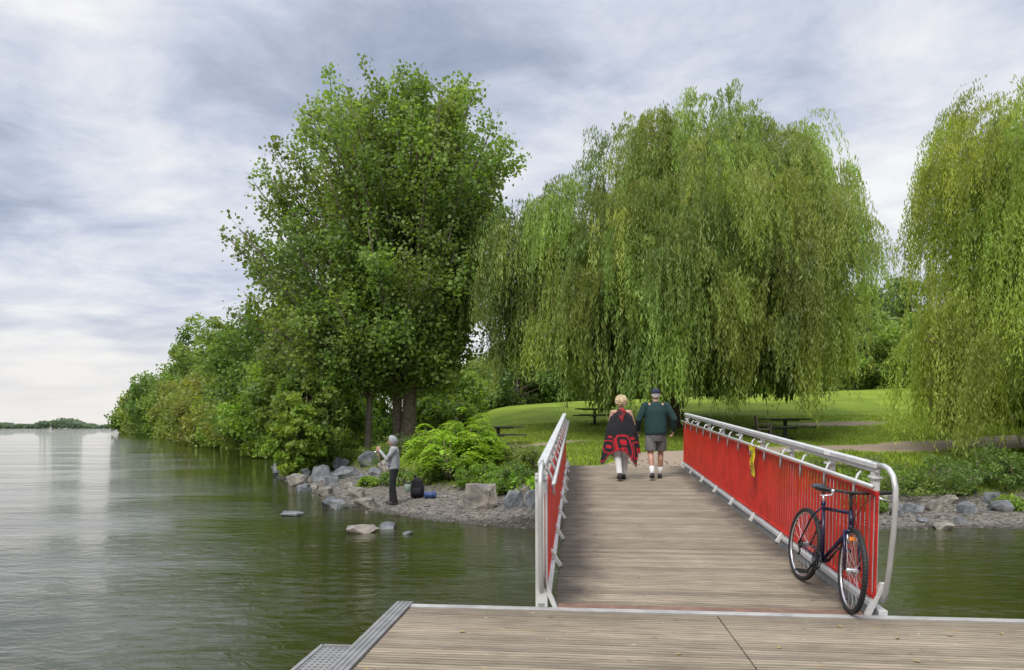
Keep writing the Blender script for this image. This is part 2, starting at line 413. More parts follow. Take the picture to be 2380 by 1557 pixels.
def willow(base,label,lumps,tufts,zminf,col,trunk_r,gper=(6,13),per=7,lmax=7.0,sp=.085,lsz=(.17,.27),core=26000,longp=.22):
    base=np.array(base,float); e=empty('willow_tree',base); tag(e,label,'tree')
    mb=MB(); mb.tube([(0,0,-.3),(.1,0,1.2),(-.1,.1,3.2)],[trunk_r*1.3,trunk_r,trunk_r*.9],12)
    area=np.array([l[3]**2 for l in lumps]); area=area/area.sum()
    for l in lumps:
        c=np.array([l[0],l[1],l[2]-l[3]*.55])-base
        for k in range(5):
            t=c+unit(1)[0]*l[3]*.75*np.array([1,1,.6])
            B=bez(np.array([0,0,2.8]),np.array([c[0]*.35,c[1]*.35,c[2]*.75]),t,8)
            mb.tube([tuple(p) for p in B],[trunk_r*.33*(1-.9*i/7) for i in range(8)],6)
    Vs=[];Cs=[]
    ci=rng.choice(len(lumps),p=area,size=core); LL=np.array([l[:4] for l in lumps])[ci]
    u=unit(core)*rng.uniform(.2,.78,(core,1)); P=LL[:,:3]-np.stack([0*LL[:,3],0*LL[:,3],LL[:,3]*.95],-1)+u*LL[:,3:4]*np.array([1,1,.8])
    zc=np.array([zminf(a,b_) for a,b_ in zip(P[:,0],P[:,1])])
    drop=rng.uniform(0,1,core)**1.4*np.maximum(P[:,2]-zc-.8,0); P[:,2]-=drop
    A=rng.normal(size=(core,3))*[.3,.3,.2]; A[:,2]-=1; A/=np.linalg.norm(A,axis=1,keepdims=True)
    sz=rng.uniform(.25,.5,core); Vs.append(leafquads(P,A,sz,sz*.3)); Cs.append(np.array(col)*.5*rng.uniform(.6,1.2,(core,1)))  # core leaves at half the crown colour, inner shade painted in
    cnt=np.maximum(3,np.round(area**.85/(area**.85).sum()*tufts)).astype(int); order=[i for i,c in enumerate(cnt) for _ in range(c)]
    kk={}
    for li in order:
        l=lumps[li]; lx,ly,lz,r=l[:4]; k=kk.get(li,0); kk[li]=k+1; N=cnt[li]
        hgt_=1-(k+.5)/N*1.15; ang=k*2.39996+li; s_=math.sqrt(max(0,1-min(1,abs(hgt_))**2))
        dv=np.array([math.cos(ang)*s_,math.sin(ang)*s_,hgt_])+rng.normal(size=3)*.14; rad=r*rng.uniform(.68,1.1)
        t0=np.array([lx,ly,lz-r*.8])+dv*np.array([rad,rad,rad*.8])
        hor=dv*[1,1,0]; hn=np.linalg.norm(hor)+1e-6; hor=hor/hn
        ct=np.array(col)*rng.uniform(.62,1.34)*np.array([rng.uniform(.88,1.15),1,rng.uniform(.8,1.2)])
        Lt=rng.uniform(.8,1.1) if rng.random()<longp else rng.uniform(.18,.48)
        oat=rng.uniform(.5,1.5)*min(1,r/2.6); swt=rng.normal(size=3)*[.15,.15,0]
        for gi in range(rng.integers(*gper)):
            side=np.array([-hor[1],hor[0],0]); off=rng.normal()*.5*min(1,r/2.5)
            p0=t0+side*off+hor*rng.normal()*.28+np.array([0,0,rng.normal()*.25-.55*off*off])
            zm=zminf(p0[0],p0[1]); Lmx=p0[2]-zm
            if Lmx<.6: continue
            Lg=min(Lmx*rng.uniform(.78,1.04),lmax*Lt*rng.uniform(.6,1.2))
            oa=oat*rng.uniform(.5,1.3); cg=ct*rng.uniform(.85,1.15)
            sway=swt+rng.normal(size=3)*[.12,.12,0]
            for s in range(per):
                st=p0+rng.normal(size=3)*[.12,.12,.12]; Ls=Lg*rng.uniform(.5,1.06); oa_=oa*rng.uniform(.75,1.2)
                n=max(8,int(Ls/sp)); t=np.linspace(0,1,n); sarc=t*Ls
                rise=.40*np.exp(-((sarc-.45)/.42)**2)
                P=st+hor*(oa_*(1-np.exp(-sarc*1.1)))[:,None]+sway*(t**1.5)[:,None]
                P[:,2]+=rise-sarc; P[:,0]+=.03*np.sin(sarc*2.1+s); P[:,1]+=.03*np.cos(sarc*1.7+s)
                A=rng.normal(size=(n,3))*[.34,.34,.2]; A[:,2]-=.95; A/=np.linalg.norm(A,axis=1,keepdims=True)
                P=P+rng.normal(size=(n,3))*.035
                sz=rng.uniform(lsz[0],lsz[1],n)
                Vs.append(leafquads(P,A,sz,sz*.20)); Cs.append(cg*rng.uniform(.8,1.2,(n,1))*(.85+.35*t[:,None]))
    V=np.concatenate(Vs); C=np.concatenate(Cs)
    zf=gz(V[:,0,0],V[:,0,1]); k=V[:,:,2].min(1)>zf+.15; V=V[k]; C=C[k]
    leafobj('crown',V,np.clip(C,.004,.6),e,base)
    mb.obj('trunk',M['bark'],e,smooth=True); return e
# poplar
rng=np.random.default_rng(12)
bx,by=-5.0,32.0; bz=gz1(bx,by)
prof=[(3.6,5.8,2.4),(6.5,7.8,3.5),(9,8.5,4.1),(11.5,7.5,4.6),(13.5,6.6,5.2),(15.8,5.0,4.4),(16.9,3.5,3.2),(17.5,2.3,2.4)]
prof_tree('poplar_tree',(bx,by,bz),'tall green poplar with two grey trunks on the shore bank','tree',prof,(0,18.4),310,.175,84,(.140,.205,.052),.36,stems=[(0.15,0,1.0),(-.35,.3,.72)],rsy=.72)
bx2,by2=PX(855,31),31.0
prof_tree('poplar_tree',(bx2,by2,gz1(bx2,by2)),'slim leaning poplar beside the rocky bank','tree',[(3.0,1.5,1),(4.5,2.8,1.6),(7,3.0,2),(9,1,1)],(0,9.5),42,.16,80,(.13,.20,.045),.17)
# main willow
rng=np.random.default_rng(22)
wx,wy=7.2,31.0
lumps=[(9.0,31,15.8,3.5),(11.5,31.3,15.6,2.6),(6.2,31,15.4,2.5),(8.2,29.5,14.2,3.0),(12.4,31,14.0,2.4),(3.2,30.5,12.5,2.5),(1.0,30.3,11.4,1.9),(13.2,31,12.4,2.3),(13.4,31,10.6,1.7),
 (7.6,27.8,12.2,3.0),(10.8,27.8,11.7,2.8),(4.6,27.8,10.8,2.6),(12.1,28.3,9.4,1.9),(8,35,12.4,4.2),(9.8,26.0,8.8,2.1),(6.2,26.2,9.2,2.1),(2.2,28.8,8.9,1.9),(11,35,11,3.6),(4.2,27.3,7.6,2.0),(7.7,25.5,6.8,1.8),(11.2,26.5,7,1.8),
 (.1,29.6,10.0,1.6),(-.1,29.6,8.2,1.3),(13.0,29,7.6,1.3),(8.9,26.6,10.4,2.1),(2.6,27.6,6.6,1.5),(5.8,25.6,5.4,1.3),(9.9,25.2,5.4,1.4)]
def zmA(x,y):
    b=1.25+max(0,(y-30))*.08
    return b+.95+.55*math.sin(x*1.1)+.40*math.sin(x*2.7+1)+(1.0 if x<3 else 0)+(.4 if x>9 else 0)+(6.0 if x>14.0 else 0)
willow((wx,wy,gz1(wx,wy)),'large weeping willow standing on the lawn',lumps,320,zmA,(.195,.255,.066),.5,lmax=8,longp=.17)
rng=np.random.default_rng(33)
lumps=[(19.0,22.5,13.6,3.8),(16.6,22,12.3,2.4),(15.2,21.5,10.6,1.9),(14.6,21,8.6,1.4),(17.4,19.3,9.9,2.6),(15.6,19.6,7.6,1.8),(19,18.5,11.2,3),(14.0,20.5,5.8,1.4),(13.0,20.2,4.6,1.0),(16.5,17.8,5.8,2.2),(14.3,18,4.8,1.4),(20,22,8,4),(15.5,17.3,3.8,1.4),(17.5,21,6.5,3)]
def zmB(x,y): return gz1(x,y)+.3+.3*math.sin(x*2.3)
willow((18.5,22.5,gz1(18.5,22.5)),'fresh green weeping willow overhanging the bank',lumps,215,zmB,(.235,.295,.056),.45,lmax=7,sp=.075,lsz=(.13,.20),core=20000,longp=.3)
# shore row and background
rng=np.random.default_rng(44); random.seed(5)
def bgt(px,top,Y,R,col,n=7000,label='leafy green tree on the wooded shore',grp='trees along the shore',zlow=-.15,shape=1.0,nm='broadleaf_tree',trunk=.15,ls=None,k=1.0):
    x=PX(px,Y); zb=max(gz1(x,Y),WZ+.1); H=((HY-top)*Y/F+CH-zb)*k
    blob_tree(nm,(x,Y,zb),label,'tree',H,R,n,ls or (.10+.0036*Y),col,zlow,grp,shape=shape,trunk=trunk,ncl=64,crs=(.14,.30))
GR=(.135,.200,.046); DG=(.100,.165,.040); OL=(.185,.215,.056); BG=(.165,.245,.040); LG=(.165,.225,.060)
for a in [(712,850,29,1.8,GR,16000),(690,930,27.5,1.2,BG,8000),(640,845,48,3.6,BG,14000),(590,862,62,4.8,OL,13000),(500,880,80,5.6,OL,11000),(565,735,72,5.5,GR,13000),(640,690,58,5.5,DG,13000),(705,655,46,4.0,GR,14000),
 (500,735,92,6,LG,12000),(450,872,108,6.5,OL,9000),(450,765,118,6,DG,9000),(405,850,145,7,GR,8000),(372,868,170,8,DG,7000),(345,893,200,9,LG,6000),(322,925,240,9,GR,5000),(306,955,264,7,OL,4000),
 (540,880,70,4.0,BG,8000),(470,905,95,5,LG,7000),(425,905,125,6,OL,6000),
 (740,700,50,5.0,GR,11000),(830,760,46,5,DG,10000),(960,790,50,4.5,DG,10000),(1040,840,50,3.0,GR,7000),(760,870,37,2.8,GR,10000),(1020,920,42,2.4,GR,6000)]:
    bgt(*a,label='dense leafy tree growing down to the waterline',k=1.06,shape=random.choice([1,.7,.85]))
for a in [(1085,838,64,3.2,(.135,.195,.06)),(1140,812,75,4.5,(.11,.165,.06)),(1200,800,72,4.5,(.11,.165,.06)),(1270,795,76,5,DG),(1350,830,80,5.5,DG),(1460,800,85,6,DG),(1560,820,80,6,DG),(1670,800,85,6,DG),(1790,810,80,6,DG),(1890,790,78,5.5,DG),
 (1975,655,84,5.5,(.11,.165,.055)),(2050,628,90,6,(.10,.155,.05)),(2120,640,84,6,(.10,.155,.05)),(2015,712,66,4.2,LG),(1950,780,62,3.5,LG),(2100,740,60,4,GR),(2250,700,66,6,GR),(2400,700,60,6,GR)]:
    bgt(*a,n=8000,label='leafy park tree beyond the lawn',grp='trees beyond the lawn',k=1.04)
n=42000; x=rng.uniform(-14,110,n); y=rng.uniform(92,104,n); top=9.5+2*np.sin(x*.31)+1.3*np.sin(x*.83+1)+.8*np.sin(x*1.9)
P=np.stack([x,y,3+rng.uniform(0,1,n)**.8*(top-3)],-1); C=np.array([.08,.14,.045])*rng.uniform(.6,1.3,(n,1)); sz=rng.uniform(.5,1.0,n)
o=leafobj('distant_woods',leafquads(P,unit(n),sz,sz*.8),C,None,(0,0,0)); o['kind']='stuff'; o['label']='dark woods behind the lawn crest'; o['category']='trees'
n=24000
x=rng.uniform(-1250,-380,n); hgt=5.5+3*np.sin(x*.021)+2.3*np.sin(x*.063+1)+1.6*np.sin(x*.17)+10*np.exp(-((x+760)/30)**2)
P=np.stack([x,1180+rng.uniform(-20,20,n),WZ+rng.uniform(0,1,n)**.8*np.maximum(hgt,1)],-1)
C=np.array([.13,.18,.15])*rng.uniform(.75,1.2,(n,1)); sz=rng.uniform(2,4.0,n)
o=leafobj('far_shore_trees',leafquads(P,unit(n),sz,sz),C,None,(0,0,0)); o['kind']='stuff'; o['label']='hazy far shore woods across the water'; o['category']='trees'
# bushes
def bush(px,py,R,H,col,n=3000,ls=.085,label='low green bush on the rocky bank',Y=None,nm='bush',aspect=.45):
    if Y is None: x,Y,zb=ray(px,py)
    else: x=PX(px,Y); zb=gz1(x,Y)
    blob_tree(nm,(x,Y,zb-.05),label,'bush',H,R,n,ls,col,-.3,'bushes on the bank',ncl=34,trunk=.03,aspect=aspect,crs=(.10,.36))
for a in [(1000,1120,.7,.5,GR),(925,1125,.7,.5,(.13,.21,.05)),(1120,1125,.8,.6,(.13,.22,.035)),(1200,1105,.8,.6,(.10,.16,.04)),(1240,1075,.7,.7,(.14,.18,.05)),(1190,1060,1.0,.5,(.16,.19,.07)),
  (735,1095,.8,.6,GR),(800,1080,.9,.7,(.14,.2,.04)),(880,1075,.9,.8,GR),(930,1060,1.0,.9,(.11,.16,.05)),(985,1050,.9,.9,DG),(860,1130,.4,.35,BG),(1040,1110,.6,.4,GR),
  (1960,1065,1.0,.35,(.14,.18,.06)),(2060,1085,1.1,.5,GR),(2160,1075,1.2,.7,(.10,.15,.045)),(2270,1075,1.2,.9,DG),(2350,1085,1.0,.9,DG),(2110,1130,.7,.3,BG),(2205,1140,.6,.35,BG),(2310,1130,.8,.4,BG),(2375,1145,.6,.4,GR),(2360,1180,.5,.3,BG),(2010,1105,.6,.3,GR),(2250,1115,.6,.35,(.17,.23,.06))]:
    bush(*a)
for a in [(1210,1135,.6,.42,(.19,.34,.035),900,.2),(1160,1140,.5,.35,(.18,.31,.035),700,.18)]: bush(*a,label='broad leaved bright green weed clump')
for a in [(1050,0,.8,1.5,(.18,.28,.03),5000,.11),(1125,0,.6,1.25,(.16,.24,.035),4000,.10)]: bush(*a,Y=21.6,label='tall leafy yellow green shrub on the bank')
def sumac(x,y,R,H,nf,col):
    zb=gz1(x,y); base=np.array([x,y,zb]); e=empty('sumac_bush',base); tag(e,'bright lime green sumac with feathery leaves','bush')
    mb=MB(); Vs=[];Cs=[]
    for i in range(nf):
        az=rng.uniform(0,6.283); rr=R*rng.uniform(0,1)**.5; hh=H*(1-.5*(rr/R)**2)*rng.uniform(.35,1.12)
        st=np.array([math.cos(az)*rr*.75,math.sin(az)*rr*.75,hh])
        if i%4==0: mb.tube([(st[0]*.2,st[1]*.2,0),(st[0]*.7,st[1]*.7,hh*.5),tuple(st)],[.03,.02,.01],5)
        a2=az+rng.normal()*.7; L=rng.uniform(.4,.75); d=np.array([math.cos(a2),math.sin(a2),0])
        side=np.array([-d[1],d[0],0]); cg=np.array(col)*rng.uniform(.5,1.25)
        for k in range(12):
            t=(k+1)/12; p=st+d*L*t+np.array([0,0,.40*math.sin(t*2.2)*L-.45*t*t*L])
            for sg in(-1,1):
                ax=(side*sg+d*.45+np.array([0,0,-.35])+rng.normal(size=3)*.12); ax/=np.linalg.norm(ax)
                ln=.18*math.sin(.35+t*2.4)+.03; c=p+ax*ln/2
                up=np.cross(ax,np.array([0,0,1.])); up/=np.linalg.norm(up)
                w=up*.026+np.array([0,0,rng.normal()*.010])
                Vs.append([c-ax*ln/2,c+w,c+ax*ln/2,c-w]); Cs.append(cg*rng.uniform(.85,1.15))
    leafobj('foliage',np.array(Vs)+base,np.array(Cs),e,base); mb.obj('stem',M['bark'],e,smooth=True)
for (px,Y,R,H,nf) in [(1015,20.6,.7,1.5,85),(1085,20.9,.75,1.75,95),(1050,19.6,.8,1.2,80),(1115,20.3,.5,1.2,50)]:
    sumac(PX(px,Y),Y,R,H,nf,(.21,.33,.03))
# grass stuff
n=170000; x=rng.uniform(-13,27,n); y=14.6+rng.uniform(0,1,n)**1.6*20; z,d,pd=gz(x,y,True)
k=(d>2.7+.5*rng.random(n))&(dirtmask(x,y,pd)<.35+.25*wob(x*3,y*3)); x,y,z,d=x[k],y[k],z[k],d[k]; n=len(x)
tall=np.exp(-((d-4.5)/1.6)**2); hgt=(.05+.05*rng.random(n))+tall*.30*rng.random(n)*(.5+.5*wob(x*2,y*2))
hgt=np.maximum(hgt,.04); az=rng.uniform(0,6.28,n); w=.012+.008*rng.random(n)
dx,dy=np.cos(az),np.sin(az); P=np.stack([x,y,z-.01],-1)
V=np.stack([P+np.stack([dx*w,dy*w,0*w],-1),P-np.stack([dx*w,dy*w,0*w],-1),P+np.stack([dy*hgt*.4,-dx*hgt*.4,hgt],-1)],1)
C=np.array([.17,.24,.025])*rng.uniform(.6,1.25,(n,1))
C=np.where((rng.random(n)<.12)[:,None],np.array([.22,.20,.09]),C)
o=np_obj('grass',V.reshape(-1,3),np.arange(n*3).reshape(n,3),M['leaf'],colors=np.repeat(C,3,0)); o['kind']='stuff'; o['label']='short grass blades on the bank and lawn'; o['category']='grass'
# gravel stuff
n=16000; x=rng.uniform(-9,22,n); y=rng.uniform(13,26,n); z,d,pd=gz(x,y,True); k=(d>-.3)&(d<3.4); x,y,z=x[k],y[k],z[k]; n=len(x)
oct_=np.array([(1,0,0),(-1,0,0),(0,1,0),(0,-1,0),(0,0,1),(0,0,-1)],float); of=np.array([(0,2,4),(2,1,4),(1,3,4),(3,0,4),(2,0,5),(1,2,5),(3,1,5),(0,3,5)])
s=rng.uniform(.010,.038,n); s=np.where(rng.random(n)<.04,s*2.4,s)
V=oct_[None]*s[:,None,None]*rng.uniform(.6,1.3,(n,6,1))*np.array([1.2,1,.6]); a=rng.uniform(0,6.28,n); ca,sa=np.cos(a)[:,None],np.sin(a)[:,None]
V=np.stack([V[...,0]*ca-V[...,1]*sa,V[...,0]*sa+V[...,1]*ca,V[...,2]],-1)+np.stack([x,y,z+s*.2],-1)[:,None]
C=np.array([.165,.155,.135])*rng.uniform(.35,1.4,(n,1))*(1+rng.normal(size=(n,3))*.04)
mg,nt,b=newmat('pebble'); at=nn(nt,'ShaderNodeAttribute',attribute_name='Col'); nt.links.new(at.outputs['Color'],b.inputs['Base Color']); b.inputs['Roughness'].default_value=.85
o=np_obj('gravel',V.reshape(-1,3),(of[None]+(np.arange(n)*6)[:,None,None]).reshape(-1,3),mg,colors=np.repeat(np.clip(C,.02,.8),6,0)); o['kind']='stuff'; o['label']='loose grey shore gravel and pebbles'; o['category']='gravel'
# rocks
def rock(px,py,wpx,hpx,mat,label,water=False,seed=0):
    x,Y,zb=ray(px,py,WZ if water else None); s=F/Y; w=wpx/s; h=max(hpx/s*1.15,.08)
    r=random.Random(seed); bm=bmesh.new()
    for i in range(20):
        v=Vector((r.gauss(0,1),r.gauss(0,1),r.gauss(0,1))).normalized(); v=Vector([math.copysign(abs(c)**.75,c) for c in v])
        v=v*r.uniform(.85,1.05); bm.verts.new((v.x*w*.5,v.y*w*.42,v.z*h*.6+h*.28))
    bmesh.ops.convex_hull(bm,input=bm.verts); bmesh.ops.delete(bm,geom=[v for v in bm.verts if not v.link_faces],context='VERTS')
    bmesh.ops.subdivide_edges(bm,edges=bm.edges[:],cuts=3,use_grid_fill=True)
    for v in bm.verts:
        v.co+=mnoise.noise_vector(v.co*(3.0/w)+Vector((seed,0,0)))*w*.05+mnoise.noise_vector(v.co*(9.0/w)+Vector((seed,0,0)))*w*.018
    me=bpy.data.meshes.new('rock'); bm.to_mesh(me); bm.free(); me.materials.append(mat)
    o=bpy.data.objects.new('rock',me); o.location=(x,Y+w*.3,zb); link(o); tag(o,label,'rock','rocks along the shore')
RK=[(658,1103,66,34),(688,1130,55,30),(742,1118,50,38),(705,1146,46,22),(825,1157,45,30),(855,1085,55,40),(790,1092,45,28),(1118,1185,94,66),(1195,1184,52,46),(1242,1184,48,52),(752,1152,40,22),(1150,1140,60,22),(800,1108,60,24),(900,1095,50,28),(722,1088,40,26),(765,1130,44,26),(1075,1112,36,18),(640,1096,34,18),(700,1108,40,22),(1215,1150,60,30),
 (2090,1202,36,30),(2130,1194,56,24),(2180,1190,50,32),(2255,1195,42,32),(2290,1147,52,34),(2072,1182,34,36),(2335,1190,54,28),(2315,1172,44,28),(2210,1172,44,24),(2240,1215,34,14),(2150,1215,30,12),
 (725,1140,30,16),(780,1115,34,18),(845,1120,38,22),(810,1135,26,14),(870,1105,34,20),(675,1090,40,20),(930,1110,40,20)]
for i,(a,b_,c,d_) in enumerate(RK): 
    t=i%3==1; rock(a,b_,c,d_,M['rock_tan'] if t else M['rock'],'weathered tan boulder on the gravel shore' if t else 'angular grey boulder on the gravel shore',seed=i*3.1)
for i,(a,b_,c,d_) in enumerate([(770,1184,64,26),(838,1186,68,30),(672,1200,60,11),(835,1240,84,20),(897,1230,48,15),(948,1243,30,7),(2200,1230,48,18)]):
    rock(a,b_,c,d_,M['rock_tan'] if i in(1,3,6) else M['rock'],'flat rock partly submerged in shallow water',True,seed=50+i*2.3)
# ------------------------------------------------------------ planks material
def plankmat(name,pitch,left,right,yellow=False):
    m,nt,b=newmat(name); co=coords(nt); s=nn(nt,'ShaderNodeSeparateXYZ'); nt.links.new(co,s.inputs[0])
    wn=nn(nt,'ShaderNodeTexWhiteNoise',noise_dimensions='1D'); nt.links.new(math_(nt,'FLOOR',math_(nt,'DIVIDE',s.outputs[1],pitch)),wn.inputs['W'])
    gr=noise_(nt,co,3,8,.65,(1,26,1)); big=noise_(nt,co,.9,4,.6)
    c=mixc(nt,mrange(nt,gr,.3,.7),(.160,.128,.090),(.355,.298,.215)); c=mixc(nt,mrange(nt,big,.3,.7),mixc(nt,1.0,c,(.76,.75,.73),'MULTIPLY'),c)
    v=math_(nt,'MULTIPLY_ADD',wn.outputs[0],.45,.74); cv=nn(nt,'ShaderNodeCombineColor')
    for i in range(3): nt.links.new(v,cv.inputs[i])
    c=mixc(nt,1.0,c,cv.outputs[0],'MULTIPLY')
    st=noise_(nt,co,2.2,6,.7)
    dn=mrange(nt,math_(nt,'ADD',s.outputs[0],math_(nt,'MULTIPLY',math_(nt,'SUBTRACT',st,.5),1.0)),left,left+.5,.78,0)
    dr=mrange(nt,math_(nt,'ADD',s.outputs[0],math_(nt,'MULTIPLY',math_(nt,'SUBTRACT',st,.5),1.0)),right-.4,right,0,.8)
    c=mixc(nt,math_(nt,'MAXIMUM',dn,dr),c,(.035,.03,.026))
    spk=noise_(nt,co,9,3,.5); c=mixc(nt,mrange(nt,spk,.66,.74,0,.55),c,(.06,.05,.04))
    if yellow:
        ys_=noise_(nt,co,3.3,5,.75,(1,3,1)); c=mixc(nt,mrange(nt,ys_,.64,.68,0,.6),c,(.45,.29,.05))
        y2=noise_(nt,co,8,2,.5,(1,2,1)); c=mixc(nt,mrange(nt,y2,.73,.745,0,.8),c,(.5,.45,.4))
    fr=math_(nt,'FRACT',math_(nt,'DIVIDE',s.outputs[1],pitch/2)); gv=math_(nt,'GREATER_THAN',fr,.80)
    c=mixc(nt,math_(nt,'MULTIPLY',gv,.62),c,(.035,.028,.022))
    nt.links.new(c,b.inputs['Base Color']); b.inputs['Roughness'].default_value=.8
    bump_(nt,b,math_(nt,'ADD',math_(nt,'MULTIPLY',gv,-.8),gr),.8,.004)
    return m
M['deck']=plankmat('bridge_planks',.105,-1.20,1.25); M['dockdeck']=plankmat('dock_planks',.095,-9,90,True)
TH=math.radians(5.5); SL=math.atan(.062); O=Vector((1.6,5.56,0))
# dock
dk=empty('dock',O,(0,0,-TH)); tag(dk,'grey timber floating dock with metal edging','dock')
mb=MB(); p=.095; t=-.095
while t>-7.5:
    mb.box((-1.204,t-p/2,-.02+random.uniform(-.001,.001)),(2.488,p-.013,.04)); mb.box((6.05,t-p/2,-.02+random.uniform(-.001,.001)),(12.0,p-.013,.04)); t-=p
mb.obj('deck',M['dockdeck'],dk,bevel=.003)
mb=MB(); mb.box((4.78,-.045,-.02),(14.52,.085,.05)); mb.box((4.78,-.008,-.16),(14.52,.03,.30)); mb.obj('edge_strip',M['edge'],dk,bevel=.004)
mb=MB()
for i in range(4): mb.box((-2.58+i*.036,-3.75,.002),(.031,7.55,.03))
mb.box((-2.53,-3.75,-.14),(.16,7.5,.24)); mb.obj('edge_trim',M['galv'],dk,bevel=.003)
mb=MB(); mb.box((4.7,-3.8,-.4),(14.3,7.3,.5)); mb.obj('float',M['black'],dk)
mb=MB()
for i in range(9): mb.box((-2.93+i*.042,-2.2,-.13),(.022,2.8,.02))
for i in range(56): mb.box((-2.76,-.80-i*.05,-.128),(.34,.026,.018))
mb.box((-2.945,-2.2,-.14),(.03,2.84,.06)); mb.box((-2.76,-.785,-.14),(.36,.03,.06)); mb.obj('grating',M['galv'],dk)
# footbridge
br=empty('footbridge',O,(SL,0,-TH)); tag(br,'wooden footbridge with red picket railings over water','bridge')
LB=10.0; p=.105; mb=MB(); t=.10
while t<LB: mb.box((0,t+p/2,-.02+random.uniform(-.0012,.0012)),(2.5,p-.012,.04)); t+=p
mb.obj('deck',M['deck'],br,bevel=.003)
mb=MB(); 
for s_ in(-1.1,0,1.1): mb.box((s_,LB/2+.1,-.14),(.1,LB-.2,.2))
mb.obj('beam',M['alu'],br)
mb=MB(); mb.box((0,.05,-.004),(2.45,.12,.014)); mb.obj('threshold_plate',simple('rusty_plate',(.22,.13,.09),.6,.2,var=.35,scale=6),br,bevel=.003)
def railing(sg,label):
    x0=1.36*sg; mb=MB()
    mb.box((x0,LB/2+.1,1.180),(.075,LB-.1,.042)); mb.box((x0,LB/2+.1,1.138),(.036,LB-.12,.034))
    mb.box((x0,LB/2,-.02),(.07,LB,.12)); mb.box((x0-.05*sg,LB/2,.065),(.05,LB-.1,.05))
    r=mb.obj('railing',M['alu'],br,bevel=.006); r['label']=label
    mb=MB(); 
    mb.tube([(x0-.10*sg,.02,1.03),(x0-.10*sg,LB-.05,1.03)],.018,10); mb.obj('handrail',M['steelpipe'],r,smooth=True)
    pts=[(.28,1.185),(.06,1.19),(-.03,1.175),(-.10,1.13),(-.145,1.04),(-.15,.92),(-.13,.70),(-.08,.40),(-.03,.20),(.02,.12),(.10,.10)]
    mb=MB(); mb.tube([(x0,a,b_) for a,b_ in pts],.021,12); mb.obj('end_loop',M['steelpipe'],r,smooth=True)
    tf=.03 if sg<0 else .22; pw=.10 if sg<0 else .055
    mb=MB(); mb.box((x0,tf,.54),(pw,.06,1.16)); mb.box((x0,tf+.001,1.08),(.105 if sg<0 else .08,.1,.02))
    mb.add([(x0-.02,0.0,.26),(x0+.02,0.0,.26),(x0-.12*sg-.02,0,-.02),(x0-.12*sg+.02,0,-.02),(x0-.02,.05,.26),(x0+.02,.05,.26),(x0-.12*sg-.02,.05,-.02),(x0-.12*sg+.02,.05,-.02)],[(0,1,3,2),(4,6,7,5),(0,2,6,4),(1,5,7,3),(2,3,7,6),(0,4,5,1)])
    p0=mb.obj('post',M['white'],r,bevel=.004)
    mb=MB(); mb.box((x0+.02*sg,tf,.54),(.05,.06,1.16)); mb.box((x0,tf,1.08),(.08,.1,.02)); mb.beam((x0-.13*sg,tf,.02),(x0,tf,.22),.04,.04)
    p1=mb.obj('post',M['white'],r,bevel=.004); p1.location=(0,1.237-tf,0)
    for i in range(2,9):
        q=p1.copy(); COL.objects.link(q); q.parent=r; q.location=(0,1.237*i-tf,0)
    mb=MB(); seg=[(x0-.02*sg,0,1.10),(x0-.05*sg,-.02,1.08),(x0-.085*sg,-.03,1.0),(x0-.09*sg,-.03,.88)]
    mb.tube(seg,.012,6); b0=mb.obj('bracket',M['alu'],r,smooth=True); b0.location=(0,.45,0)
    for i in range(1,14):
        q=b0.copy(); COL.objects.link(q); q.parent=r; q.location=(0,.45+.7*i,0)
    xp=x0-(.065 if sg>0 else .03)*sg; nP=5; w=(LB-.1)/nP; mb=MB()
    k=int(w/.088)
    for i in range(k+1): mb.box((xp,i*(w-.05)/k+.02,.56),(.014,.040,.80))
    mb.box((xp,w/2,.975),(.026,w-.014,.035)); mb.box((xp,w/2,.145),(.026,w-.014,.035))
    a=mb.obj('picket_panel',M['red'],r,bevel=.003); a.location=(0,.0,0)
    for i in range(1,nP):
        q=a.copy(); COL.objects.link(q); q.parent=r; q.location=(0,w*i,0)
    return r
railing(-1,'aluminium railing with red pickets'); RR=railing(1,'aluminium railing with red pickets and yellow caution tape')
mb=MB(); mb.box((1.319,1.2,1.181),(.003,.14,.036)); mb.obj('sticker',simple('sticker',(.8,.8,.78),.5,var=.05),RR)
tape=empty('caution_tape',(0,0,0))
Mb=Matrix.Translation(O)@Euler((SL,0,-TH)).to_matrix().to_4x4()
tp_=Mb@Vector((1.235,3.6,.98)); tape.location=tp_; tape.rotation_euler=(SL,0,-TH); tag(tape,'yellow caution tape knotted on the bridge railing','tape')
mt=simple('yellow_tape',(.80,.66,.02),.4,var=.1)
mb=MB(); nseg=10; vs=[]
for i in range(nseg+1):
    h=-.36*i/nseg+.02; off=-.012+.01*math.sin(i*.9)
    vs+= [(off,-.10,h),(off,.10,h)]
fs=[(2*i,2*i+1,2*i+3,2*i+2) for i in range(nseg)]; mb.add(vs,fs)
mb.add([(-.0,-.05,.02),(-.03,.08,.08),(-.02,.16,.0),(-.01,.06,-.03)],[(0,1,2,3)]); mb.add([(0,-.02,.06),(-.02,-.12,.12),(-.02,-.15,.04),(0,-.05,0)],[(0,1,2,3)])
mb.add([(.02,-.05,.05),(.08,-.05,.06),(.08,.05,.06),(.0,.05,.05)],[(0,1,2,3)])
mb.obj('strip',mt,tape)
cu=bpy.data.curves.new('txt','FONT'); cu.body='CAUTION'; cu.size=.083; cu.align_x='CENTER'; cu.align_y='CENTER'; cu.offset=.0015
tob=bpy.data.objects.new('txt',cu); COL.objects.link(tob); bpy.context.view_layer.update()
tm=bpy.data.meshes.new_from_object(tob.evaluated_get(bpy.context.evaluated_depsgraph_get())); bpy.data.objects.remove(tob)
tm.materials.clear(); tm.materials.append(M['black']); lt=bpy.data.objects.new('lettering',tm); link(lt,tape)
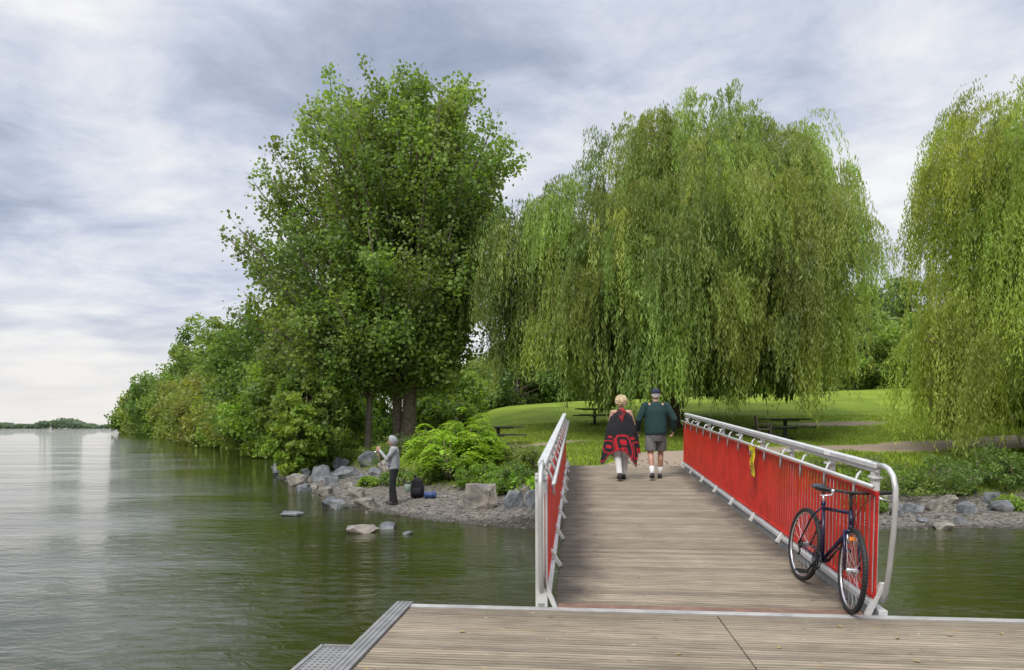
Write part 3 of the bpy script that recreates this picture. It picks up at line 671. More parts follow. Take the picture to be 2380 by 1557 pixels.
X=Vector((0,0,-.9)); N=Vector((-1,0,0)); Yv=N.cross(Vector((0,0,-1))); R=Matrix((X,Yv*1.8,N)).transposed().to_4x4(); R.translation=Vector((-.026,0,-.165)); lt.matrix_local=R
ab=MB(); ab.box((O.x+math.sin(TH)*10.25,O.y+math.cos(TH)*10.2+.05,.25),(3.1,.35,.70),Euler((0,0,-TH)).to_matrix())
a=ab.obj('abutment',M['concrete'],bevel=.02); tag(a,'concrete abutment under the bridge end','abutment')
# fallen leaves on dock
lm=simple('dry_leaf',(.34,.26,.10),.7,var=.3)
lf=MB(); lf.add([(-.025,0,.002),(-.007,.013,.006),(.014,.011,.008),(.028,0,.003),(.014,-.011,.008),(-.007,-.014,.005),(0,0,.002)],[(0,6,1),(1,6,2),(2,6,3),(3,6,4),(4,6,5),(5,6,0)])
l0=None
for i,(sx,ty) in enumerate([(-1.9,-.75),(.9,-.35),(1.2,-.6),(1.6,-.5),(2.0,-.42),(2.6,-.7),(2.9,-.55),(.3,-.9),(1.1,-1.1),(3.4,-.5),(-.4,-1.1)]):
    w_=Matrix.Translation(O)@Euler((0,0,-TH)).to_matrix().to_4x4()@Vector((sx,ty,.002))
    if l0 is None: l0=lf.obj('fallen_leaf',lm); o=l0
    else: o=l0.copy(); COL.objects.link(o)
    o.location=w_; o.rotation_euler=(0,0,i*1.9); tag(o,'small dry yellow leaf lying on the dock','leaf','fallen leaves on the dock')
# ------------------------------------------------------------ bicycle
f=Vector((-.02,-.95,-.055)).normalized(); l=Vector((0,0,1)).cross(f).normalized(); u=f.cross(l)
Rm=Matrix((f,l,u)).transposed()@Matrix.Rotation(math.radians(-6.5),3,'X')
def deckz(x,y): 
    t=(x-O.x)*math.sin(TH)+(y-O.y)*math.cos(TH); return .062*t
bk=empty('bicycle'); mw=Rm.to_4x4(); mw.translation=Vector((2.715,6.45,deckz(2.715,6.45)+.006)); bk.matrix_world=mw
tag(bk,'dark navy bicycle leaning against the red railing','bicycle')
WR=.338
def wheel(par,cen,name='wheel'):
    w=MB(); n=56; w.tube([(math.cos(2*math.pi*i/n)*.302,0,math.sin(2*math.pi*i/n)*.302) for i in range(n)],.0105,6,closed=True)
    hub=MB(); hub.tube([(0,-.05,0),(0,-.035,0),(0,.035,0),(0,.05,0)],[.012,.022,.022,.012],12)
    h=hub.obj(name,M['chrome'],par,smooth=True); h.location=cen
    w.obj('rim',M['chrome'],h,smooth=True)
    t=MB(); n=72; t.tube([(math.cos(2*math.pi*i/n)*(WR-.02),0,math.sin(2*math.pi*i/n)*(WR-.02)) for i in range(n)],.0205,10,closed=True)
    for i in range(0,72):
        a=2*math.pi*i/72; R=Matrix.Rotation(-a,3,'Y'); 
        for sy in(-.011,.011): t.box(R@Vector((WR-.003,sy,0)),(.006,.010,.014),R)
    t.obj('tyre',M['black'],h,smooth=True)
    s=MB()
    for i in range(32):
        a=2*math.pi*i/32; sd_=.03 if i%2 else -.03; a2=a+(.6 if (i//2)%2 else -.6)
        s.tube([(math.cos(a2)*.02,sd_,math.sin(a2)*.02),(math.cos(a)*.30,0,math.sin(a)*.30)],.0014,4)
    s.obj('spokes',M['chrome'],h); return h
RH=Vector((0,0,WR)); BB=Vector((.41,0,.285)); ST=Vector((.28,0,.77)); HT=Vector((.79,0,.80)); HB=Vector((.835,0,.665)); FH=Vector((.945,0,WR))
rw=wheel(bk,RH)
mb=MB(); mb.tube([BB,ST],.0155,10); mb.tube([ST-Vector((-.008,0,.04)),HT-Vector((0,0,.02))],.0155,10); mb.tube([BB,HB],.0175,10); mb.tube([HT,HB],.021,12)
for sy in(-.055,.055):
    mb.tube([BB+Vector((-.02,sy*.5,0)),Vector((.1,sy,.34)),RH+Vector((0,sy,0))],[.011,.009,.008],8); mb.tube([ST+Vector((.0,sy*.3,-.04)),Vector((.2,sy*.9,.64)),RH+Vector((0,sy,0))],[.009,.009,.007],8)
mb.tube([BB+Vector((0,-.04,0)),BB+Vector((0,.04,0))],.022,12); mb.tube([ST-Vector((.004,0,.02)),ST+Vector((-.004,0,.02))],.02,10)
mb.obj('frame',M['bikepaint'],bk,smooth=True)
sp_=MB(); sp_.tube([ST,ST+Vector((-.035,0,.10))],.0125,10); sp_.obj('seat_post',M['chrome'],bk,smooth=True)
sd_=MB(); prof_=[(-.13,.075,.028),(-.10,.082,.03),(-.04,.07,.028),(.02,.040,.024),(.09,.024,.02),(.14,.02,.015)]
vs=[];fs=[];sg_=12
for (xx,ww,hh) in prof_:
    for k in range(sg_):
        a=2*math.pi*k/sg_; vs.append((xx,math.cos(a)*ww,math.sin(a)*hh+(.012 if xx<-.08 else 0)))
for i in range(len(prof_)-1):
    for k in range(sg_): fs.append((i*sg_+k,(i+1)*sg_+k,(i+1)*sg_+(k+1)%sg_,i*sg_+(k+1)%sg_))
fs.append(tuple(range(sg_))); fs.append(tuple(reversed(range((len(prof_)-1)*sg_,len(prof_)*sg_)))); sd_.add(vs,fs)
s_=sd_.obj('saddle',simple('saddle_vinyl',(.02,.035,.045),.35,var=.2),bk,smooth=True); s_.location=ST+Vector((-.03,0,.125)); 
mm=s_.modifiers.new('s','SUBSURF'); mm.levels=1; mm.render_levels=2
ax=(HT-HB).normalized()
fk=MB()
def rel(v): return Vector(v)-HB
fk.tube([rel(HB+ax*.02),rel(HB-ax*.02)],.022,10); cr0=HB-ax*.03
fk.tube([rel(cr0+Vector((0,-.055,0))),rel(cr0+Vector((0,.055,0)))],.014,8)
for sy in(-.055,.055): fk.tube([rel(cr0+Vector((0,sy,0))),rel(cr0-ax*.15+Vector((.0,sy,0))),rel(FH+Vector((0,sy,0)))],[.015,.012,.009],8)
fork=fk.obj('fork',M['bikepaint'],bk,smooth=True); fork.location=HB
fork.rotation_mode='QUATERNION'
q=Quaternion(ax,math.radians(-10)); fork.rotation_quaternion=q
fw=wheel(bk,(0,0,0)); 
fw.rotation_mode='QUATERNION'; fw.rotation_quaternion=q; fw.location=HB+q@(FH-HB)
hb=MB(); stt=HT+ax*.03; se=stt+ax*.10; ce=se+Vector((.09,0,.03))
hb.tube([rel(stt-ax*.03),rel(se)],.0125,10); hb.tube([rel(se),rel(ce)],.014,10)
bar=[ce+Vector(v) for v in((-.05,-.28,.015),(-.02,-.18,.01),(0,-.06,0),(0,.06,0),(-.02,.18,.01),(-.05,.28,.015))]
hb.tube([rel(v) for v in bar],.0115,10); hbo=hb.obj('handlebar',M['black'],bk,smooth=True); hbo.location=HB; hbo.rotation_mode='QUATERNION'; hbo.rotation_quaternion=q
for sy in(-1,1):
    gp=MB(); gp.tube([rel(ce+Vector((-.055,sy*.29,.016))),rel(ce+Vector((-.03,sy*.18,.01)))],.0165,10); gp.obj('grip',M['black'],hbo,smooth=True)
    lv=MB(); lv.sph(rel(ce+Vector((.0,sy*.165,0))),.017); lv.tube([rel(ce+Vector((.01,sy*.16,-.005))),rel(ce+Vector((.05,sy*.19,-.03))),rel(ce+Vector((.04,sy*.27,-.04)))],[.008,.007,.006],6); lv.obj('brake_lever',M['chrome'],hbo,smooth=True)
cb=MB()
for sy in(-1,1):
    cb.tube([rel(ce+Vector((.02,sy*.15,0))),rel(ce+Vector((.12,sy*.12,.02))),rel(ce+Vector((.14,sy*.03,-.08))),rel(HB+Vector((.07,0,.1))),rel(cr0+Vector((.05,sy*.03,-.02)))],.003,5)
cb.obj('brake_cable',M['black'],hbo,smooth=True)
mb=MB(); mb.box((0,0,0),(.02,.05,.03)); rf=mb.obj('reflector',simple('amber_reflector',(.8,.25,.02),.2,var=.05),fork,bevel=.004); rf.location=Vector((.06,0,-.08))
cab=MB()
for sy in(-.035,.035): cab.tube([(0,sy,0),(.012,sy,-.04),(.008,sy*.6,-.075)],[.008,.01,.008],6)
bo=cab.obj('brake',M['chrome'],fork,smooth=True); bo.location=(.035,0,-.05)
ck=MB(); 
for r_,y_ in((.085,-.052),(.07,-.046)):
    n=40; ck.tube([BB+Vector((math.cos(2*math.pi*i/n)*r_,y_,math.sin(2*math.pi*i/n)*r_)) for i in range(n)],.005,5,closed=True)
for i in range(5):
    a=i*1.2566; ck.tube([BB+Vector((0,-.05,0)),BB+Vector((math.cos(a)*.08,-.05,math.sin(a)*.08))],.006,5)
ca=Vector((-.10,0,-.135))
ck.tube([BB+Vector((0,-.06,0)),BB+Vector((0,-.075,0))+ca],[.012,.009],8); ck.tube([BB+Vector((0,.05,0)),BB+Vector((0,.07,0))-ca],[.012,.009],8)
cko=ck.obj('crank',M['black'],bk,smooth=True)
for sg,cc2 in((-1,ca),(1,-ca)):
    pd_=MB(); c_=BB+Vector((0,sg*.125,0))+cc2
    for dx in(-.035,.035): pd_.box(c_+Vector((dx,0,0)),(.012,.09,.022))
    for dy in(-.04,0,.04): pd_.box(c_+Vector((0,dy,0)),(.07,.01,.018))
    pd_.obj('pedal',M['black'],cko,bevel=.002)
ch=MB(); ch.tube([RH+Vector((0,-.045,.035)),BB+Vector((0,-.05,.085))],.004,5); ch.tube([RH+Vector((.02,-.045,-.09)),BB+Vector((0,-.05,-.085))],.004,5); ch.tube([RH+Vector((0,-.045,-.035)),RH+Vector((.04,-.05,-.06)),RH+Vector((.02,-.05,-.10))],.009,6)
ch.tube([RH+Vector((0,-.05,0)),RH+Vector((0,-.03,0))],[.03,.042],16)
ch.obj('chain',simple('greasy_chain',(.06,.055,.05),.45,.6),bk,smooth=True)
# ------------------------------------------------------------ people
def headmesh(mb,c,R=None,s=1.0):
    c=Vector(c); R=R or Matrix.Identity(3)
    def P(x,y,z): return c+R@Vector((x*s,y*s,z*s))
    mb.sph(P(0,-.008,.02),(.076*s,.094*s,.098*s),R,16,12); mb.sph(P(0,.018,-.04),(.058*s,.068*s,.075*s),R,14,10)
    mb.sph(P(0,.052,-.092),(.026*s,.026*s,.022*s),R)
    mb.tube([P(0,.082,.02),P(0,.108,-.025),P(0,.085,-.034)],[.009*s,.015*s,.008*s],8); mb.sph(P(0,.10,-.026),.013*s)
    for q in(-1,1):
        mb.sph(P(q*.078,-.008,-.005),(.011*s,.022*s,.033*s),R); mb.sph(P(q*.04,.058,-.02),(.022*s,.022*s,.02*s),R); mb.sph(P(q*.032,.078,.028),(.02*s,.012*s,.008*s),R)
def face(par,c,R,s=1.0):
    c=Vector(c); R=R or Matrix.Identity(3); m=MB()
    for q in(-1,1): m.sph(c+R@Vector((q*.032*s,.083*s,.008*s)),(.011*s,.007*s,.007*s),R)
    m.obj('eyes',[simple('eye',(.06,.05,.045),.2,var=.1)],par,smooth=True)
    m=MB(); m.sph(c+R@Vector((0,.088*s,-.062*s)),(.024*s,.006*s,.006*s),R); m.obj('mouth',[simple('lips',(.38,.13,.11),.5,var=.1)],par,smooth=True)
def hand(mb,w,d,n,thumb,curl=.5):
    w=Vector(w); d=Vector(d).normalized(); n=Vector(n); n=(n-d*n.dot(d)).normalized(); t=Vector(thumb); t=(t-d*t.dot(d)-n*t.dot(n)).normalized()
    R=Matrix((t,d,n)).transposed()
    mb.sph(w+d*.045,(.041,.055,.017),R)
    for i,(o_,L_) in enumerate(((.028,.078),(.010,.086),(-.009,.080),(-.027,.062))):
        p0=w+d*.08+t*o_; a=curl
        p1=p0+(d*math.cos(a)+n*math.sin(a))*L_*.42; p2=p1+(d*math.cos(a*2.1)+n*math.sin(a*2.1))*L_*.33; p3=p2+(d*math.cos(a*3)+n*math.sin(a*3))*L_*.25
        mb.tube([w+d*.05+t*o_*.9,p0,p1,p2,p3],[.009,.0095,.009,.008,.0065],8)
    mb.tube([w+d*.02+t*.025,w+d*.045+t*.05+n*.008,w+d*.07+t*.062+n*.02,w+d*.093+t*.06+n*.03],[.012,.0115,.010,.008],8)
def shoe(par,ankle,toe,mat,name='shoe'):
    a=Vector(ankle); d=Vector(toe); d.z=0; d.normalize(); R=Matrix((Vector((d.y,-d.x,0)),d,Vector((0,0,1)))).transposed()
    m=MB(); g=a.z-.085
    base=Vector((a.x,a.y,g))
    m.sph(base+R@Vector((0,-.03,.05)),(.042,.055,.052),R); m.sph(base+R@Vector((0,.06,.04)),(.045,.085,.040),R); m.sph(base+R@Vector((0,.13,.032)),(.045,.06,.030),R); m.sph(base+R@Vector((0,-.015,.085)),(.038,.045,.03),R)
    m.box(base+R@Vector((0,.05,.014)),(.085,.23,.026),R); m.obj(name,mat,par,remesh=.009,sm=4)
def person(world,rot,label,H): 
    e=empty('person',world,(0,0,rot)); tag(e,label,'person'); e.scale=(H,H,H); return e
# --- man
man=person((2.80,13.3,deckz(2.80,13.3)+.002),-TH,'man in green pullover, grey shorts and navy cap walking',1.0)
hipL,kneeL,ankL=(-.10,0,.90),(-.10,-.01,.50),(-.085,-.17,.115); hipR,kneeR,ankR=(.10,0,.90),(.11,.13,.52),(.10,.20,.085)
shL,elL,wrL=(-.20,-.01,1.43),(-.325,-.02,1.16),(-.34,.14,.95); shR,elR,wrR=(.20,-.01,1.43),(.345,-.06,1.17),(.34,.08,.95)
mb=MB(); mb.loft([(0,0,.84,.13,.11),(0,0,.93,.165,.125),(0,.01,1.08,.165,.14),(0,.01,1.25,.175,.13),(0,0,1.38,.175,.11),(0,0,1.46,.10,.07),(0,.0,1.49,.06,.055)])
mb.limb([(0,0,1.44),(0,.015,1.56)],[.06,.056])
for a,b_,c in((shL,elL,wrL),(shR,elR,wrR)): mb.limb([a,b_,c],[.055,.042,.028]); mb.limb([(0,0,1.42),a],[.07,.055])
for a,b_,c in((hipL,kneeL,ankL),(hipR,kneeR,ankR)):
    a_,k_,c_=Vector(a),Vector(b_),Vector(c); mb.limb([a_,a_.lerp(k_,.5),k_,k_.lerp(c_,.3)+Vector((0,-.018,0)),c_.lerp(k_,.15),c_],[.092,.078,.055,.058,.036,.036]); mb.limb([c_,c_+Vector((0,.12,-.05))],[.034,.028])
hand(mb,wrL,(0,.45,-.8),(.9,0,-.2),(0,1,.3)); hand(mb,wrR,(0,.45,-.8),(-.9,0,-.2),(0,1,.3)); headmesh(mb,(0,.02,1.645))
mb.obj('body',M['skin'],man,remesh=.0075,sm=3); face(man,(0,.02,1.645),None)
mb=MB(); mb.loft([(0,.0,.87,.205,.165),(0,.0,.93,.215,.175),(0,.012,1.05,.218,.178),(0,.01,1.2,.215,.165),(0,0,1.33,.212,.145),(0,0,1.42,.19,.115),(0,0,1.475,.12,.085),(0,.0,1.515,.072,.07)],32)
for a,b_,c in((shL,elL,wrL),(shR,elR,wrR)):
    a_,b2,c_=Vector(a),Vector(b_),Vector(c); mb.limb([a_,a_.lerp(b2,.5),b2,b2.lerp(c_,.9)],[.082,.074,.064,.048])
mb.obj('pullover',simple('green_knit',(.009,.040,.038),.9,var=.3,scale=7,bump=.006,bs=14),man,remesh=.010,sm=5)
mb=MB(); mb.loft([(0,0,.72,.0,.0),(0,0,.74,.15,.12),(0,0,.86,.185,.15),(0,0,.92,.19,.155)],28)
for a,b_ in((hipL,kneeL),(hipR,kneeR)):
    a_,k_=Vector(a),Vector(b_); mb.limb([a_+Vector((0,0,-.05)),a_.lerp(k_,.5)],[.10,.108]); e_=a_.lerp(k_,.86); mb.tube([a_.lerp(k_,.2),a_.lerp(k_,.5),e_],[.10,.11,.112],18)
mb.obj('shorts',simple('grey_cotton',(.14,.135,.135),.9,var=.25,scale=8,bump=.004,bs=20),man,remesh=.010,sm=2)
for k_,c_ in((kneeL,ankL),(kneeR,ankR)):
    mb=MB(); k_,c_=Vector(k_),Vector(c_); mb.tube([c_.lerp(k_,.36),c_.lerp(k_,.15),c_+Vector((0,.0,-.02))],[.052,.043,.044],14)
    mb.obj('sock',simple('white_sock',(.68,.68,.67),.9,var=.1),man,smooth=True)
shoe(man,ankL,(0,1,0),M['black']); shoe(man,ankR,(.1,1,0),M['black'])
mb=MB(); hc=Vector((0,.02,1.645)); mb.sph(hc+Vector((0,-.018,.0)),(.083,.090,.078)); mb.sph(hc+Vector((0,-.045,-.035)),(.066,.062,.05)); mb.obj('hair',simple('grey_hair',(.42,.40,.38),.9,var=.35,scale=30,bump=.01,bs=50),man,remesh=.008,sm=3)
mb=MB(); vs=[];fs=[];n=24;rings=[(.0,1.02),(.03,1.03),(.055,.95),(.08,.75),(.095,.45),(.10,.05)]
for h,r in rings:
    for k in range(n): a=2*math.pi*k/n; vs.append((hc.x+.089*r*math.cos(a),hc.y-.008+.106*r*math.sin(a),hc.z+.03+h))
for i in range(len(rings)-1):
    for k in range(n): fs.append((i*n+k,i*n+(k+1)%n,(i+1)*n+(k+1)%n,(i+1)*n+k))
fs.append(tuple(range((len(rings)-1)*n,len(rings)*n))); mb.add(vs,fs)
mb.sph(hc+Vector((0,.12,.038)),(.068,.065,.008)); mb.sph(hc+Vector((0,-.008,.131)),.008)
mb.obj('cap',simple('navy_cap',(.012,.018,.045),.8,var=.2,scale=15),man,smooth=True)
# --- woman
wo=person((2.12,13.25,deckz(2.12,13.25)+.002),-TH,'blonde woman in black poncho with red patterns, white trousers',.985)
hipL,kneeL,ankL=(-.09,0,.84),(-.07,-.02,.47),(-.04,-.18,.11); hipR,kneeR,ankR=(.09,0,.84),(.085,.12,.48),(.06,.17,.085)
shL,elL,wrL=(-.165,0,1.33),(-.24,.02,1.06),(-.16,.20,.98); shR,elR,wrR=(.165,0,1.33),(.25,0,1.07),(.30,.16,.95)
mb=MB(); mb.loft([(0,0,.78,.12,.10),(0,0,.87,.165,.12),(0,0,1.02,.13,.105),(0,.01,1.18,.145,.12),(0,0,1.30,.145,.095),(0,0,1.37,.08,.06),(0,0,1.40,.052,.05)])
mb.limb([(0,0,1.36),(0,.012,1.46)],[.052,.048])
for a,b_,c in((shL,elL,wrL),(shR,elR,wrR)): mb.limb([a,b_,c],[.046,.036,.024]); mb.limb([(0,0,1.33),a],[.06,.046])
for a,b_,c in((hipL,kneeL,ankL),(hipR,kneeR,ankR)):
    a_,k_,c_=Vector(a),Vector(b_),Vector(c); mb.limb([a_,k_,k_.lerp(c_,.3),c_],[.085,.052,.052,.033]); mb.limb([c_,c_+Vector((0,.11,-.05))],[.03,.026])
hand(mb,wrL,(.3,.9,0),(.6,0,-.6),(.3,.2,1)); hand(mb,wrR,(.1,.7,-.5),(-.6,0,-.6),(-1,.2,.3)); headmesh(mb,(0,.02,1.53),None,.95)
mb.obj('body',M['skin'],wo,remesh=.0075,sm=3); face(wo,(0,.02,1.53),None,.95)
mb=MB()
for a,b_,c in((hipL,kneeL,ankL),(hipR,kneeR,ankR)):
    a_,k_,c_=Vector(a),Vector(b_),Vector(c); mb.limb([a_,k_],[.105,.074]); mb.tube([k_,k_.lerp(c_,.5),c_.lerp(k_,.04)],[.074,.064,.058],16)
mb.loft([(0,0,.74,.12,.1),(0,0,.84,.18,.135),(0,0,.95,.155,.12)])
mb.obj('trousers',simple('white_cotton',(.62,.61,.62),.9,var=.12,scale=9,bump=.004,bs=18),wo,remesh=.010,sm=2)
shoe(wo,ankL,(-.1,1,0),M['black']); shoe(wo,ankR,(.1,1,0),M['black'])
NA,NQ=260,140
def pon(a,q):
    A=math.degrees(a)%360
    hem=.54-.22*math.exp(-((A-208)/18)**2)-.28*math.exp(-((A-316)/18)**2)-.10*math.exp(-((A-90)/60)**2)+.04*math.exp(-((A-262)/16)**2)
    z=1.405-(1.405-hem)*q
    w=np.interp(q,[0,.06,.16,.4,.75,1],[.06,.12,.215,.285,.325,.345]); dp=np.interp(q,[0,.06,.16,.4,.75,1],[.055,.085,.125,.165,.19,.21])
    w*=1+.20*math.exp(-((A-205)/24)**2)*q+.08*math.exp(-((A-320)/20)**2)*q; fold=1+.065*q*math.sin(7*a+1.2)+.04*q*math.sin(13*a+.5)
    return (w*math.cos(a)*fold,dp*math.sin(a)*fold,z)
def redpat(u,z):
    u=u*1.02+.03*math.sin(z*9); z=.60+(z-.62)*.92+.05*u
    def ov(cx,cz,rx,rz,p_=3): return (abs((u-cx)/rx)**p_+abs((z-cz)/rz)**p_)
    zz_=z-.06*math.sin(u*5)
    o=ov(.04,.62,.15,.24,4)
    if .50<o<1 and zz_<.86: return True
    if ov(.04,.72,.07,.05,4)<1 or (ov(.03,.58,.06,.05,5)<1 and ov(.03,.58,.035,.02,5)>1): return True
    o=ov(-.27,.62,.12,.12,6)
    if .35<o<1 or ov(-.27,.62,.055,.03,5)<1: return True
    o=ov(.31,.58,.10,.16,6)
    if .30<o<1 or ov(.31,.57,.04,.06,5)<1: return True
    if abs(u+.12)<.018 and .45<z<.78: return True
    if ov(-.20,.80,.05,.02,2)<1 or ov(.24,.80,.05,.03,2)<1: return True
    return False
vs=[];fs=[];mi=[]
for j in range(NQ+1):
    for i in range(NA): vs.append(pon(2*math.pi*i/NA,j/NQ))
for j in range(NQ):
    for i in range(NA):
        fs.append((j*NA+i,(j+1)*NA+i,(j+1)*NA+(i+1)%NA,j*NA+(i+1)%NA)); v=vs[j*NA+i]
        rb_=.945<j/NQ<.97
        mi.append(1 if ((v[1]<0 and redpat(v[0],v[2])) or rb_) else 0)
mb=MB(); mb.add(vs,fs); mb.m=mi
po=mb.obj('poncho',[M['blackfab'],simple('red_felt',(.42,.008,.018),.9,var=.2,scale=12)],wo,smooth=True)
sm=po.modifiers.new('t','SOLIDIFY'); sm.thickness=.006
mb=MB(); 
mb.sph((0,-.095,1.335),(.085,.045,.075)); mb.tube([(0,-.11,1.30),(0,-.145,1.22),(.01,-.16,1.14)],[.07,.045,.008],12,flat=.5)
mb.obj('hood',[simple('red_black_hood',(.45,.012,.025),.9,c2=(.014,.014,.018),scale=9)],wo,remesh=.008,sm=5)
mb=MB()
for i in range(0,NA,3):
    p_=Vector(pon(2*math.pi*i/NA,1)); mb.tube([p_,p_+Vector((random.uniform(-.012,.012),random.uniform(-.01,.01),-random.uniform(.05,.08)))],.0022,4)
mb.obj('fringe',simple('cream_fringe',(.40,.35,.31),.9),wo)
mb=MB(); hc=Vector((0,.005,1.55))
for i in range(260):
    v=Vector(unit(1)[0]); 
    if v.y>.45 and v.z<.45: continue
    if v.z<-.75: continue
    c=hc+Vector((v.x*.105,v.y*.11,v.z*.112)); mb.sph(c,random.uniform(.014,.026),u=7,w=5)
mb.sph(hc,(.105,.105,.11)); mb.obj('hair',simple('blonde_curls',(.58,.46,.28),.8,var=.35,scale=28,bump=.01,bs=40),wo,smooth=True)
# --- fisherman
FR=math.radians(100)
fx,fy=-2.98,17.25; fzv=gz1(fx,fy)
fi=person((fx,fy,fzv+.005),FR,'angler in grey hoodie and black trousers holding fishing line',1.0)
hipL,kneeL,ankL=(-.09,0,.88),(-.12,.04,.48),(-.14,-.02,.085); hipR,kneeR,ankR=(.09,0,.88),(.10,.05,.48),(.10,.05,.085)
shL,elL,wrL=(-.18,.0,1.38),(-.20,.18,1.14),(-.04,.36,1.36); shR,elR,wrR=(.18,.0,1.38),(.22,.17,1.14),(.06,.34,1.30)
HR=Matrix.Rotation(math.radians(-12),3,'X'); hcF=Vector((0,.055,1.585))
mb=MB(); mb.loft([(0,0,.80,.12,.10),(0,0,.9,.155,.11),(0,0,1.05,.14,.10),(0,.0,1.25,.16,.11),(0,0,1.35,.155,.10),(0,0,1.42,.08,.06)])
mb.limb([(0,0,1.38),hcF+Vector((0,-.02,-.06))],[.055,.05])
for a,b_,c in((shL,elL,wrL),(shR,elR,wrR)): mb.limb([a,b_,c],[.05,.04,.026]); mb.limb([(0,0,1.36),a],[.065,.05])
for a,b_,c in((hipL,kneeL,ankL),(hipR,kneeR,ankR)): mb.limb([a,b_,c],[.09,.055,.036])
hand(mb,wrL,(.2,.6,.75),(.7,-.4,0),(0,-.5,.8),.7); hand(mb,wrR,(-.2,.75,.6),(-.7,-.2,.0),(0,-.5,.8),.8); headmesh(mb,hcF,HR,.95)
mb.obj('body',M['skin'],fi,remesh=.0075,sm=3); face(fi,hcF,HR,.95)
mb=MB(); mb.loft([(0,.01,.86,.155,.13),(0,.01,.90,.185,.145),(0,.01,1.02,.19,.15),(0,.01,1.2,.195,.145),(0,0,1.33,.19,.13),(0,0,1.40,.14,.105),(0,0,1.45,.095,.09)],28)
for a,b_,c in((shL,elL,wrL),(shR,elR,wrR)):
    a_,b2,c_=Vector(a),Vector(b_),Vector(c); mb.limb([a_,b2,b2.lerp(c_,.92)],[.078,.064,.042])
mb.limb([(-.13,.13,1.0),(.13,.13,1.0)],[.045,.045])
hm=simple('grey_jersey',(.31,.32,.335),.9,var=.25,scale=8,bump=.005,bs=16)
mb.obj('hoodie',hm,fi,remesh=.010,sm=5)
vs=[];fs=[];nu,nv=26,16
for j in range(nv+1):
    ph=math.radians(-75)+math.radians(165)*j/nv
    for i in range(nu+1):
        th=math.radians(150)+math.radians(240)*i/nu
        p_=HR@Vector((math.cos(th)*math.cos(ph)*.105,math.sin(th)*math.cos(ph)*.135-.012,math.sin(ph)*.14)); p_.y+= (.03*max(0,math.sin(ph))); vs.append(hcF+p_+Vector((0,-.005,.01)))
for j in range(nv):
    for i in range(nu): fs.append((j*(nu+1)+i,j*(nu+1)+i+1,(j+1)*(nu+1)+i+1,(j+1)*(nu+1)+i))
mb=MB(); mb.add(vs,fs); ho=mb.obj('hood',hm,fi,smooth=True); q=ho.modifiers.new('t','SOLIDIFY'); q.thickness=.012
mb=MB(); mb.loft([(0,0,.76,.10,.09),(0,0,.84,.165,.125),(0,0,.93,.165,.125)])
for a,b_,c in((hipL,kneeL,ankL),(hipR,kneeR,ankR)):
    a_,k_,c_=Vector(a),Vector(b_),Vector(c); mb.limb([a_,k_],[.10,.078]); mb.tube([k_,c_.lerp(k_,.2),c_+Vector((0,.0,.0))],[.078,.07,.075],16)
mb.obj('trousers',M['blackfab'],fi,remesh=.010,sm=3); shoe(fi,ankL,(-.1,1,0),M['black']); shoe(fi,ankR,(.2,1,0),M['black'])
MF=Matrix.Translation((fx,fy,fzv))@Matrix.Rotation(FR,4,'Z')
a=MF@Vector((.05,.36,1.05)); b_=MF@Vector((-.02,.62,1.9)); dirr=(b_-a).normalized()
ha=MF@Vector((.05,.43,1.38)); rb=ha-dirr*.42
rod=empty('fishing_rod',rb); tag(rod,'thin dark fishing rod held by the angler','fishing rod')
mb=MB(); mb.tube([(0,0,0),tuple(dirr*1.0),tuple(dirr*1.9)],[.006,.004,.0015],6); mb.obj('blank',M['black'],rod,smooth=True)
mb=MB(); mb.tube([(0,0,0),tuple(dirr*.45)],.013,10); mb.obj('handle',simple('cork',(.45,.30,.18),.8),rod,smooth=True)
mb=MB(); c_=dirr*.36+Vector((-.05,0,-.01)); mb.tube([c_+Vector((0,-.03,0)),c_+Vector((0,.03,0))],.026,12); mb.tube([dirr*.36,c_],.006,6); mb.obj('reel',M['chrome'],rod,smooth=True)
def onshore(px,py): return ray(px,py)
x,Y,zb=onshore(970,1157); bp=empty('backpack',(x,Y,zb)); tag(bp,'black backpack standing on the gravel','backpack')
bp.scale=(1.15,1.15,1.15)
mb=MB(); mb.loft([(0,0,.0,.13,.09),(0,0,.05,.16,.12),(0,0,.25,.155,.12),(0,0,.40,.12,.09),(0,0,.46,.05,.04)],20); mb.obj('bag',M['blackfab'],bp,remesh=.012,sm=4)
mb=MB(); mb.loft([(0,-.12,.06,.10,.04),(0,-.13,.12,.11,.055),(0,-.12,.24,.10,.04)],16); mb.obj('pocket',M['blackfab'],bp,smooth=True)
for q in(-.07,.07): mb=MB(); mb.tube([(q,.08,.40),(q,.17,.30),(q*1.2,.16,.15),(q*1.3,.09,.06)],.014,6); mb.obj('strap',M['black'],bp,smooth=True)
x,Y,zb=onshore(976,1124); b2=empty('duffel_bag',(x,Y,zb)); tag(b2,'black bag resting on rocks beside the backpack','bag')
mb=MB(); mb.sph((0,0,.16),(.24,.15,.16)); mb.sph((.1,0,.26),(.12,.1,.12)); mb.obj('bag',M['blackfab'],b2,remesh=.015,sm=3)
mb=MB(); mb.tube([(-.15,-.1,.2),(0,-.14,.36),(.15,-.1,.2)],.012,6); mb.obj('strap',M['black'],b2,smooth=True)
x,Y,zb=onshore(1000,1158); sb=empty('rolled_bag',(x,Y,zb)); tag(sb,'blue rolled bag lying on the gravel','bag')
mb=MB(); mb.tube([(-.15,0,.09),(-.13,0,.09),(.13,0,.09),(.15,0,.09)],[.06,.085,.085,.06],16); mb.obj('bag',simple('blue_nylon',(.03,.07,.20),.6,var=.3,bump=.004,bs=20),sb,smooth=True)
for q in(-.07,.07): mb=MB(); mb.tube([(q,.088*math.cos(a),.09+.088*math.sin(a)) for a in [i*math.pi/8 for i in range(16)]],.006,5,closed=True); mb.obj('strap',M['black'],sb,smooth=True)
